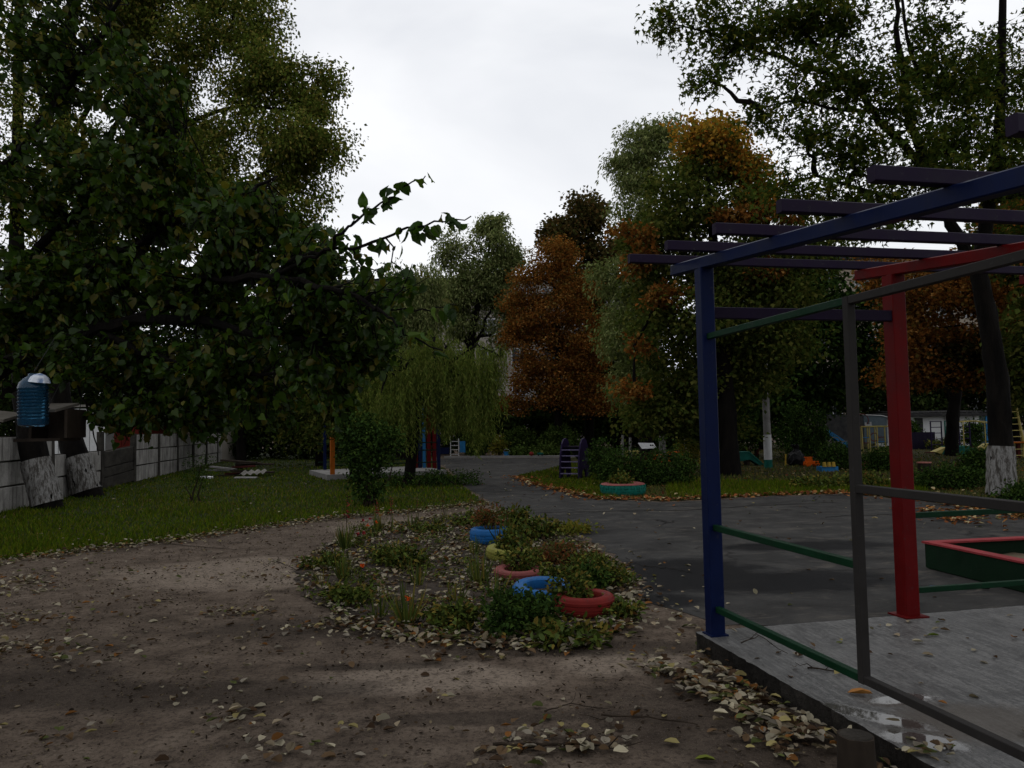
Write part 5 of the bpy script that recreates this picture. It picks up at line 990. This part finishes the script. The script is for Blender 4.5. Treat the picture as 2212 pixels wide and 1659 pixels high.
c = at_u(446, 26.2); MB().box(c+[0, 0, .06], (.4, .2, .06), .5, (.1, .05)).build('scrap_board', MT['white_wall'], None, label='white broken slab left of the scrap heap', cat='board', group='heap of scrap boards')

# ------------------------------------------------------------------ stump, sticks
sp0 = np.array([1.40, 3.32, 0])
stp = thing('wooden_stump', 'short dark wooden stump in front of the platform corner', 'stump', sp0)
MB().tube([sp0-[0, 0, .02], sp0+[0, 0, .12], sp0+[.004, .0, .245]], [.082, .076, .073], 18, .03).build('stump', MT['wood_dark'], stp, True)
MB().tube([sp0+[.004, 0, .2455], sp0+[.004, 0, .249]], [.066, .06], 18, .02).build('cut_face', MT['bark_grey'], stp, True)
rg = np.random.default_rng(19)
def stick(label, pts, r, twigs=0, z=.012):
    P3 = [np.array([*G(*p[:2], z)[:2], z+r+(p[2] if len(p) > 2 else 0)]) for p in pts]; mb = MB(); d = dens(P3, 5); d = [q+rg.normal(size=3)*[.006, .006, .002] for q in d]; mb.tube(d, list(np.linspace(r, r*.5, len(d))), 6, .1)
    for k in range(twigs):
        q = d[rg.integers(1, len(d)-1)]; mb.tube(wobble(q, q+np.array([rg.normal()*.1, rg.normal()*.08, abs(rg.normal())*.03]), 4, .1, rg), [r*.5, r*.4, r*.3, r*.2], 4)
    return mb.build('fallen_stick', MT['twig'], None, True, label=label, cat='stick', group='sticks on the ground')
stick('thin straight stick right of centre on the bare dirt', [(1300, 1547), (1400, 1552), (1508, 1566)], .006, 1)
stick('longest dark branch among leaves at the bottom centre', [(1062, 1613), (1150, 1612), (1250, 1612), (1335, 1620)], .009, 4)
stick('pale bent twig lying over the bottom centre branch', [(1130, 1618), (1200, 1612), (1290, 1600)], .006, 2)
stick('forked twig right of centre above the bottom branch', [(1175, 1537), (1230, 1522), (1300, 1530)], .004, 3)
stick('thin twig at the left below the leaf clump', [(330, 1172), (470, 1185), (510, 1188)], .005, 1)
stick('small twig left of the flower bed', [(590, 1210), (640, 1232), (670, 1220)], .005, 2)
stick('curved stick on the concrete platform behind the grey rail', [(1740, 1443, 0), (1800, 1450), (1860, 1460)], .006, 2, .123)
stick('thin forked twig hanging over the near platform edge', [(1600, 1412, .06), (1640, 1390, .05), (1700, 1420, .02)], .004, 4, .12)

# ------------------------------------------------------------------ flower bed plants
rg = np.random.default_rng(23)
def blades(n, c, L, Wd, spread, lean, rg):
    c = np.array(c, float); th = rg.uniform(0, 6.2832, n); r = spread*np.sqrt(rg.random(n)); C_ = c+np.stack([r*np.cos(th), r*np.sin(th), np.zeros(n)], 1)
    A_ = np.stack([np.cos(th)*lean*rg.random(n), np.sin(th)*lean*rg.random(n), np.ones(n)], 1); U_ = np.stack([-np.cos(th), -np.sin(th), np.full(n, .2)], 1)+rg.normal(size=(n, 3))*.3
    return C_, A_, U_, L*rg.uniform(.5, 1.1, n), Wd
def tuft(label, u, v, L, n, mat='weed', spread=.07, lean=.8, Wd=.07, flower=None):
    g_ = G(u, v, .012); root = thing('leaf_tuft', label, 'plant', g_, 'strap leaved tufts in the flower bed')
    leaf_obj('blades', *blades(n, g_, L, Wd, spread, lean, rg), 'blade', LM[mat], root, kind='stuff')
    if flower:
        k = 12; cc_ = g_+[0, 0, L*.55]; leaf_obj('flower', np.repeat([cc_], k, 0), rg.normal(size=(k, 3))+[0, 0, .6], rg.normal(size=(k, 3))+[0, 0, 1], .035, .6, 'oval', LM[flower], root)
for a in [('grassy tuft under the tallest red flower stalk', 745, 1186, .34, 46), ('strap leaved tuft at the left edge of the bed', 742, 1250, .3, 36), ('bright green tuft behind the orange marigolds', 815, 1150, .32, 50), ('tuft with an orange flower at the near edge of the bed', 880, 1345, .34, 44, 'weed', .08, 1.1, .07, 'flower_orange'), ('narrow tuft left of the orange flower tuft', 820, 1330, .26, 24), ('green tuft beside the faded pink tyre', 1035, 1260, .34, 40), ('arching tuft between the blue and the yellow green tyre', 1085, 1175, .42, 46, 'weed', .1, 1.3), ('tuft at the left foot of the farthest blue tyre', 1025, 1195, .24, 26), ('small tuft in the middle of the bed', 905, 1262, .28, 22), ('thin tuft right of the middle of the bed', 985, 1300, .24, 18), ('tuft by the near bright blue tyre', 1070, 1290, .3, 26), ('low tuft at the far left of the bed', 700, 1262, .18, 22), ('tuft at the far end of the bed on the left', 890, 1140, .26, 26), ('fresh tuft at the right rim of the bed', 1290, 1215, .2, 22)]: tuft(*a)
def stalk(label, u, v, h, red=True):
    g_ = G(u, v, .012); root = thing('flower_stalk', label, 'flower', g_, 'withered flower stalks in the bed'); top = g_+[rg.normal()*.03, rg.normal()*.03, h]
    MB().tube(wobble(g_, top, 6, .02, rg), [.006, .005, .005, .004, .004, .003], 5).build('stem', MT['twig'], root)
    k = 34; s_ = rg.uniform(.55, 1, k); C_ = g_+(top-g_)*s_[:, None]+rg.normal(size=(k, 3))*.012; leaf_obj('petals', C_, rg.normal(size=(k, 3))*[1, 1, .5]+[0, 0, .3], rg.normal(size=(k, 3)), .05*(1.25-s_), .5, 'oval', LM['flower_red' if red else 'reddish'], root, kind='stuff')
    leaf_obj('leaves', *blades(6, g_, h*.55, .06, .02, .5, rg), 'blade', LM['weed'], root, kind='stuff')
for a in [('tallest red gladiolus stalk at the left of the bed', 751, 1178, .66), ('red stalk right of the tallest gladiolus', 846, 1150, .52), ('dark red stalk at the far left of the bed', 815, 1146, .46), ('withered brown stalk at the far edge of the bed', 905, 1128, .42, False), ('withered stalk beside the path, second from the far tyre', 962, 1122, .5, False), ('withered brown stalk next to the farthest blue tyre', 1018, 1118, .44, False), ('short brown stalk behind the farthest blue tyre', 1040, 1108, .34, False)]: stalk(*a)
def marigold(label, u, v, nf, mat='flower_orange'):
    g_ = G(u, v, .012); root = thing('marigold', label, 'flower', g_, 'small orange and red flowers in the bed')
    cc_, dd_, _ = clumps([(g_+[0, 0, .08], np.array([.12, .12, .08]))], 24, rg, .2); C_, A_, U_ = around(cc_, dd_, 7, .03, rg); leaf_obj('foliage', C_, A_, U_, .035, .4, 'oval', LM['weed'], root, kind='stuff')
    for k in range(nf):
        f = g_+np.array([rg.normal()*.07, rg.normal()*.07, .17+rg.random()*.05]); n_ = 14; leaf_obj('flower', np.repeat([f], n_, 0), rg.normal(size=(n_, 3))+[0, 0, .5], rg.normal(size=(n_, 3))+[0, 0, 1], .03, .6, 'oval', LM[mat], root)
marigold('red marigold clump below the tallest gladiolus', 775, 1180, 3, 'flower_red'); marigold('orange marigolds in front of the bright green tuft', 803, 1160, 2); marigold('pink flat topped flower behind the tallest gladiolus', 778, 1150, 2, 'flower_red'); marigold('single orange marigold in the left middle of the bed', 768, 1262, 1)
for k, (u, v, h, w, mt, L, nc, lab) in enumerate([
    (1105, 1368, .38, .22, 'shrub', .04, 170, 'tall dark leafy clump in front of the bright blue tyre'), (1150, 1350, .27, .17, 'shrub', .045, 110, 'dark leafy clump between the blue and the red tyre'), (1238, 1318, .4, .16, 'weed', .05, 90, 'leafy weed growing out of the red tyre'), (1275, 1292, .34, .12, 'shrub', .045, 80, 'feathery green plant at the back of the red tyre'), (1195, 1272, .26, .15, 'weed', .04, 110, 'weeds filling the bright blue tyre'),
    (1130, 1240, .34, .24, 'weed', .045, 80, 'weeds growing in the pink tyre'), (1108, 1205, .42, .2, 'weed', .06, 70, 'leafy plant in the yellow green tyre'), (1060, 1165, .55, .24, 'reddish', .05, 110, 'dry reddish plant standing in the farthest blue tyre'), (1120, 1150, .42, .22, 'weed', .07, 60, 'broad leaved pale plant right of the farthest blue tyre'), (1165, 1165, .32, .3, 'weed', .06, 70, 'low sage green weeds at the far right rim of the bed'),
    (1215, 1215, .24, .34, 'reddish', .045, 110, 'reddish low weeds right of the pink tyre'), (1275, 1240, .22, .3, 'weed', .04, 110, 'yellowish low weeds at the right rim of the bed'), (1320, 1265, .2, .22, 'weed', .04, 70, 'small weeds at the right tip of the bed'), (840, 1215, .22, .24, 'weed', .05, 80, 'leafy weed patch in the left half of the bed'), (880, 1225, .26, .2, 'weed', .06, 60, 'round leaved weed in the middle left of the bed'), (760, 1300, .16, .24, 'weed', .05, 60, 'flat weeds at the lower left of the bed'),
    (700, 1225, .14, .22, 'weed', .05, 60, 'flat weeds at the upper left rim of the bed'), (980, 1350, .14, .22, 'weed', .06, 60, 'flat broad leaved weed at the near edge of the bed'), (1220, 1385, .12, .28, 'weed', .06, 60, 'flat weeds below the red tyre'), (1020, 1135, .22, .3, 'weed', .06, 60, 'weeds at the far rim of the bed before the path'), (930, 1150, .16, .3, 'weed', .05, 50, 'low weeds at the far left rim of the bed'), (1340, 1330, .12, .16, 'weed', .05, 40, 'tiny weeds right of the red tyre'), (1340, 1067, .55, .26, 'weed', .07, 110, 'leafy plant in the green and red truck tyre'), (1230, 1150, .14, .4, 'lime', .06, 50, 'yellowing weeds along the asphalt side of the bed')]):
    h *= .8; g_ = G(u, v, .012); shrub('weed_plant', lab, g_, [(g_+[0, 0, h*.55], np.array([w, w*.9, h*.5])), (g_+[0, 0, h*.25], np.array([w*.9, w*.8, h*.3]))], LM[mt], L, .5, nc, 11, .03+L*.5, 200+k, cat='plant', group='weeds in the flower bed', stems=6, droop=.0)

# small seedlings and ground cover of the bed, too many to count
rg = np.random.default_rng(31)
def ground_cover(label, poly, n, mat, L):
    Q = scatter(poly, n, lambda p: .15+.85*(np.sin(p[:, 0]*3.1+1)*np.sin(p[:, 1]*2.7) > .0)); k = 6; i = np.repeat(np.arange(n), k)
    C_ = np.concatenate([Q, np.full((n, 1), .02)], 1)[i]+rg.normal(size=(n*k, 3))*[.04, .04, .02]; C_[:, 2] = np.abs(C_[:, 2])+.012; A_ = rg.normal(size=(n*k, 3)); A_[:, 2] = np.abs(A_[:, 2])*.7+.1; U_ = rg.normal(size=(n*k, 3))*.4; U_[:, 2] = 1
    leaf_obj('ground_cover', C_, A_, U_, L*rg.uniform(.6, 1.3, n*k), .5, 'oval', LM[mat], None, label=label, cat='ground cover', kind='stuff')
COVER = True
# ------------------------------------------------------------------ fallen leaves
rg = np.random.default_rng(29)
def inpoly(X, Y, poly):
    poly = np.array([p[:2] for p in poly]); r = np.zeros(len(X), bool); j = len(poly)-1
    for i in range(len(poly)):
        xi, yi, xj, yj = *poly[i], *poly[j]; c = ((yi > Y) != (yj > Y)) & (X < (xj-xi)*(Y-yi)/(yj-yi+1e-12)+xi); r ^= c; j = i
    return r
def scatter(poly, n, pw=None):
    Q = np.array([p[:2] for p in poly]); lo, hi = Q.min(0), Q.max(0); out_ = np.zeros((0, 2))
    while len(out_) < n:
        p = rg.uniform(lo, hi, (n*3, 2)); p = p[inpoly(p[:, 0], p[:, 1], poly)]
        if pw is not None: p = p[rg.random(len(p)) < pw(p)]
        out_ = np.concatenate([out_, p])
    return out_[:n]
def along(pts, n, s, bias=0.):
    Q = np.array([p[:2] for p in pts]); sg = np.linalg.norm(np.diff(Q, axis=0), axis=1); cs = np.concatenate([[0], np.cumsum(sg)]); q = rg.uniform(0, cs[-1], n)
    return np.stack([np.interp(q, cs, Q[:, k]) for k in (0, 1)], 1)+rg.normal(size=(n, 2))*s*np.abs(rg.normal(size=(n, 1)))+np.array([0, bias])
lump = lambda p: .25+.75*(np.sin(p[:, 0]*5.3+p[:, 1]*2.1)*np.sin(p[:, 1]*4.1-p[:, 0]*1.7) > -.2)
ground_cover('small green seedlings scattered through the flower bed', BED, 700, 'weed', .042)
DIRT = [G(-30, 1235), G(400, 1180), G(720, 1132), G(900, 1112), G(650, 1260), G(720, 1345), G(1000, 1405), G(1360, 1370), G(1520, 1400), G(1800, 1620), G(1800, 1720), G(-60, 1720)]
REG = []       # (xy, z spread, base z, tag)
REG += [(scatter(BED, 6200, lump), .03, .012, 'bed'), (along([G(*q) for q in [(720, 1345), (860, 1380), (1040, 1402), (1250, 1398), (1365, 1352)]], 520, .12), .025, .012, 'bed'), (along([G(*q) for q in [(1300, 1380), (1340, 1360), (1372, 1300), (1345, 1220)]], 260, .15), .03, .012, 'bed')]
REG += [(along([G(*q) for q in [(-40, 1225), (200, 1190), (400, 1168), (560, 1143), (720, 1122), (900, 1106), (1050, 1089)]], 2300, .26, -.02), .04, .012, 'lawn edge')]
REG += [(scatter(DIRT, 330), .004, .006, 'dirt')]
for u, v, n, r in [(520, 1326, 60, .16), (45, 1340, 90, .28), (30, 1410, 170, .32), (0, 1260, 160, .4), (95, 1275, 30, .25), (515, 1560, 22, .12), (600, 1622, 26, .13), (1200, 1608, 60, .16), (1100, 1640, 16, .14), (1265, 1625, 20, .1), (310, 1240, 16, .2), (580, 1248, 30, .2), (230, 1300, 16, .2), (640, 1215, 40, .25), (670, 1360, 40, .2), (960, 1425, 16, .12), (800, 1580, 8, .08), (130, 1590, 14, .2), (430, 1490, 14, .25), (255, 1430, 10, .12), (950, 1518, 6, .05), (1140, 1580, 5, .1)]:
    c = G(u, v)[:2]; REG.append((c+rg.normal(size=(n, 2))*[r, r*.55], .03, .008, 'heap'))
EDGE = [PG_(-.16, b, 0) for b in np.linspace(.1, 2.6, 8)]
REG += [(along(EDGE, 300, .09)-[.05, 0], .05, .01, 'platform edge'), (along([G(1390, 1440), G(1470, 1470), G(1560, 1510), G(1640, 1560), G(1720, 1600)], 380, .09), .05, .01, 'platform edge'), (along([G(1640, 1580), G(1700, 1650)], 60, .1), .03, .01, 'platform edge')]
REG += [(scatter([PG_(-.05, -.05, 0), PG_(-.05, 2.4, 0), PG_(2.6, 1.5, 0), PG_(2.6, -.05, 0)], 60), .006, .124, 'platform'), (G(2010, 1620, .12)[:2]+rg.normal(size=(26, 2))*[.1, .06], .02, .124, 'platform')]
REG += [(scatter(ASP, 420), .004, .008, 'asphalt'), (along([G(*q) for q in [(1545, 1400), (1500, 1350), (1400, 1300)]], 50, .15), .02, .01, 'asphalt')]
REG += [(scatter(LAWN[1:], 330, lambda p: np.clip(1.4-p[:, 1]/30, .1, 1)), .03, .04, 'lawn')]
RE = along([G(*q) for q in [(1114, 1032), (1160, 1050), (1290, 1080), (1450, 1084), (1640, 1073), (1830, 1067), (2010, 1084), (2250, 1127)]], 1500, .22, .15)
rust = np.concatenate([RE, scatter(RL_, 2600, lambda p: np.clip(2.-p[:, 1]/16, .05, 1)), along([G(1975, 1105), G(2080, 1112), (6.6, 11.8, 0)], 260, .3)])
def orient(n, tilt=.2):
    A_ = rg.normal(size=(n, 3)); A_[:, 2] *= tilt; U_ = rg.normal(size=(n, 3))*tilt; U_[:, 2] = 1; return A_, U_
XY = np.concatenate([r[0] for r in REG]); ZS = np.concatenate([np.full(len(r[0]), r[1]) for r in REG]); ZB = np.concatenate([np.full(len(r[0]), r[2]) for r in REG]); RG = np.concatenate([[r[3]]*len(r[0]) for r in REG])
ok = np.ones(len(XY), bool)
onslab = np.array([(p-O0) @ np.array([math.cos(TH), math.sin(TH)]) for p in XY]); onb = np.array([(p-O0) @ np.array([math.sin(TH), -math.cos(TH)]) for p in XY])
ok &= ~((onslab > -.11) & (onb > -.11) & (RG != 'platform'))
for c, R_, h_ in TY: ok &= np.linalg.norm(XY-c[:2], axis=1) > R_
ok &= np.linalg.norm(XY-sp0[:2], axis=1) > .09
XY, ZS, ZB, RG = XY[ok], ZS[ok], ZB[ok], RG[ok]; n = len(XY)
Cf = np.concatenate([XY, (ZB+ZS*rg.random(n))[:, None]], 1); Af, Uf = orient(n); Lf = rg.uniform(.026, .074, n); small = np.isin(RG, ['bed']); Lf[small] *= 1.08; Wf = rg.uniform(.55, .85, n)
uf = 1106+F*Cf[:, 0]/Cf[:, 1]; vf = 923+F*(EYE-Cf[:, 2])/Cf[:, 1]-.0183*(uf-1106)
app = Lf/Cf[:, 1]*((uf > 0) & (uf < 2212) & (vf < 1655) & (Cf[:, 1] > .5)); order = np.argsort(-app); nearf, restf = order[:300], order[300:]
leaf_obj('leaf_litter', Cf[restf], Af[restf], Uf[restf], Lf[restf], Wf[restf], 'curl', LM['fallen'], None, label='pale fallen leaves strewn over ground, bed and lawn', cat='leaf litter', kind='stuff')
def debris(label, polys, n, L, mat):
    Q = np.concatenate([scatter(p, int(n*f), lump) for p, f in polys]); m_ = len(Q); q1 = np.array([(p-O0) @ np.array([math.cos(TH), math.sin(TH)]) for p in Q]); Q = Q[q1 < -.12]; m_ = len(Q)
    A_, U_ = orient(m_, .3); leaf_obj('debris', np.concatenate([Q, np.full((m_, 1), .009)], 1), A_, U_, L*rg.uniform(.4, 1.5, m_), rg.uniform(.3, .9, m_), 'curl', LM[mat], None, label=label, cat='debris', kind='stuff')
debris('tiny brown crumbs of leaf and bark on the dirt', [(DIRT, 1.)], 5000, .02, 'crumb')
zr = np.full(len(rust), .02)+rg.random(len(rust))*.03; Ar, Ur = orient(len(rust)); leaf_obj('leaf_litter', np.concatenate([rust, zr[:, None]], 1), Ar, Ur, rg.uniform(.06, .11, len(rust)), .8, 'curl', LM['fallen_rust'], None, label='rust brown fallen leaves on the playground lawn and its edge', cat='leaf litter', kind='stuff')
FM = []
T_, F_ = TPL['curl']
for k in range(10):
    Vt = np.array(T_, float)*[1, rg.uniform(.55, .85), rg.uniform(.4, 1.6)]; Vt[:, 2] += rg.normal(size=len(Vt))*.03; Vt[:, 1] += rg.normal(size=len(Vt))*.02; me = bpy.data.meshes.new('fallen_leaf'); me.from_pydata(Vt.tolist(), [], F_); me.materials.append(LM['fallenobj']); FM.append(me)
FL = {'dirt': 'single fallen leaf on bare dirt', 'heap': 'fallen leaf heaped on dirt', 'platform edge': 'fallen leaf in platform side drift', 'platform': 'fallen leaf on the wet concrete platform', 'bed': 'fallen leaf on the near rim of the flower bed', 'asphalt': 'fallen leaf on the dark asphalt', 'lawn edge': 'fallen leaf on the edge of the lawn', 'lawn': 'fallen leaf in the grass'}
FN = list(FCOL); FW = np.array([5, 4, 2.5, 3.5, 1.6, 1.4, 2.5, 3.]); FW /= FW.sum()
MARK = [('below the blue post', G(1500, 1440)), ('near the stump', sp0), ('at the middle of the platform side', G(1640, 1530)), ('by the long bottom branch', G(1200, 1610)), ('at the bottom left', G(560, 1600)), ('at the lower right corner', G(2020, 1620, .12)), ('beside the grey mullion', PG_(.2, 1.5, .12)), ('near the red post', PG_(1.5, .2, .12)), ('at the left edge', G(40, 1420)), ('below the flower bed', G(1000, 1440)), ('left of the bed', G(560, 1300)), ('in the open middle', G(820, 1540))]
FMESH = {}
for k, i in enumerate(nearf):
    cn = FN[rg.choice(len(FN), p=FW)]; c = Cf[i].copy(); c[2] += .004
    if (cn, k % 10) not in FMESH: me = FM[k % 10].copy(); me.materials.clear(); me.materials.append(LM['f_'+cn]); FMESH[(cn, k % 10)] = me
    o = bpy.data.objects.new('fallen_leaf', FMESH[(cn, k % 10)]); COL.objects.link(o)
    o.matrix_basis = frame(c, Af[i]*[1, 1, .5], Uf[i], Lf[i]); mk = min(MARK, key=lambda q: np.linalg.norm(q[1][:2]-c[:2]))[0]
    lab = cn+' '+FL[RG[i]].replace('single ', '')+', '+mk; tag(o, lab, 'leaf', FL[RG[i]].replace('single fallen leaf', 'fallen leaves').replace('fallen leaf', 'fallen leaves')+' '+mk)
# single odd leaves seen on the platform and dirt
for nm, lab, u, v, z, L_, m_ in [('curled_leaf', 'curled rust brown leaf on the platform beside the lower rail', 1830, 1497, .126, .12, 'fallen_rust'), ('green_leaf', 'dark green leaf lying on the wet platform', 2003, 1372, .126, .07, 'maple'), ('green_leaf', 'fresh green leaf on the dirt near the stump', 1500, 1640, .01, .09, 'weed')]:
    c = G(u, v, z); leaf_obj(nm, np.array([c]), np.array([[1., -.2, .0]]), np.array([[0, .2, 1.]]), L_, .5, 'curl', LM[m_], None, label=lab, cat='leaf')

# ------------------------------------------------------------------ grass
def grass(name, label, poly, urange, vrange, n, mat, L, avoid=()):
    u = rg.uniform(*urange, n); v = rg.uniform(*vrange, n); pts = np.array([G(a, b_) for a, b_ in zip(u, v)]); k = inpoly(pts[:, 0], pts[:, 1], poly) & (pts[:, 1] < 60); pts = pts[k]; m_ = len(pts); pts[:, 2] = .006
    A_ = rg.normal(size=(m_, 3))*.45; A_[:, 2] = 1; U_ = rg.normal(size=(m_, 3)); U_[:, 2] *= .3; Lb = L*rg.uniform(.5, 1.3, m_)*(1+.35*np.sin(pts[:, 0]*1.7)*np.sin(pts[:, 1]*1.3))
    Wb = np.clip(.0013*pts[:, 1]/Lb, .12, .6); leaf_obj(name, pts, A_, U_, Lb, Wb, 'grass', LM[mat], None, label=label, cat='grass', kind='stuff')
grass('grass', 'short green grass of the left lawn', LAWN, (-80, 1060), (988, 1230), 75000, 'grass', .075)
grass('grass', 'thin yellowish grass along the path edge of the left lawn', LAWN, (-80, 1060), (1080, 1230), 9000, 'grass_dry', .055)
grass('grass', 'yellowish patchy grass deeper in the left lawn', LAWN, (250, 1000), (995, 1110), 7000, 'grass_dry', .08)
grass('grass', 'thin yellowing grass of the playground lawn', RL_, (1100, 2260), (955, 1130), 50000, 'grass_dry', .08)
grass('grass', 'fresh green grass beside the purple slide', RL_, (1110, 1330), (1000, 1078), 14000, 'grass', .09)
grass('grass', 'longer weedy grass at the edge of the asphalt on the right', RL_, (1440, 2000), (1040, 1075), 9000, 'grass', .14)
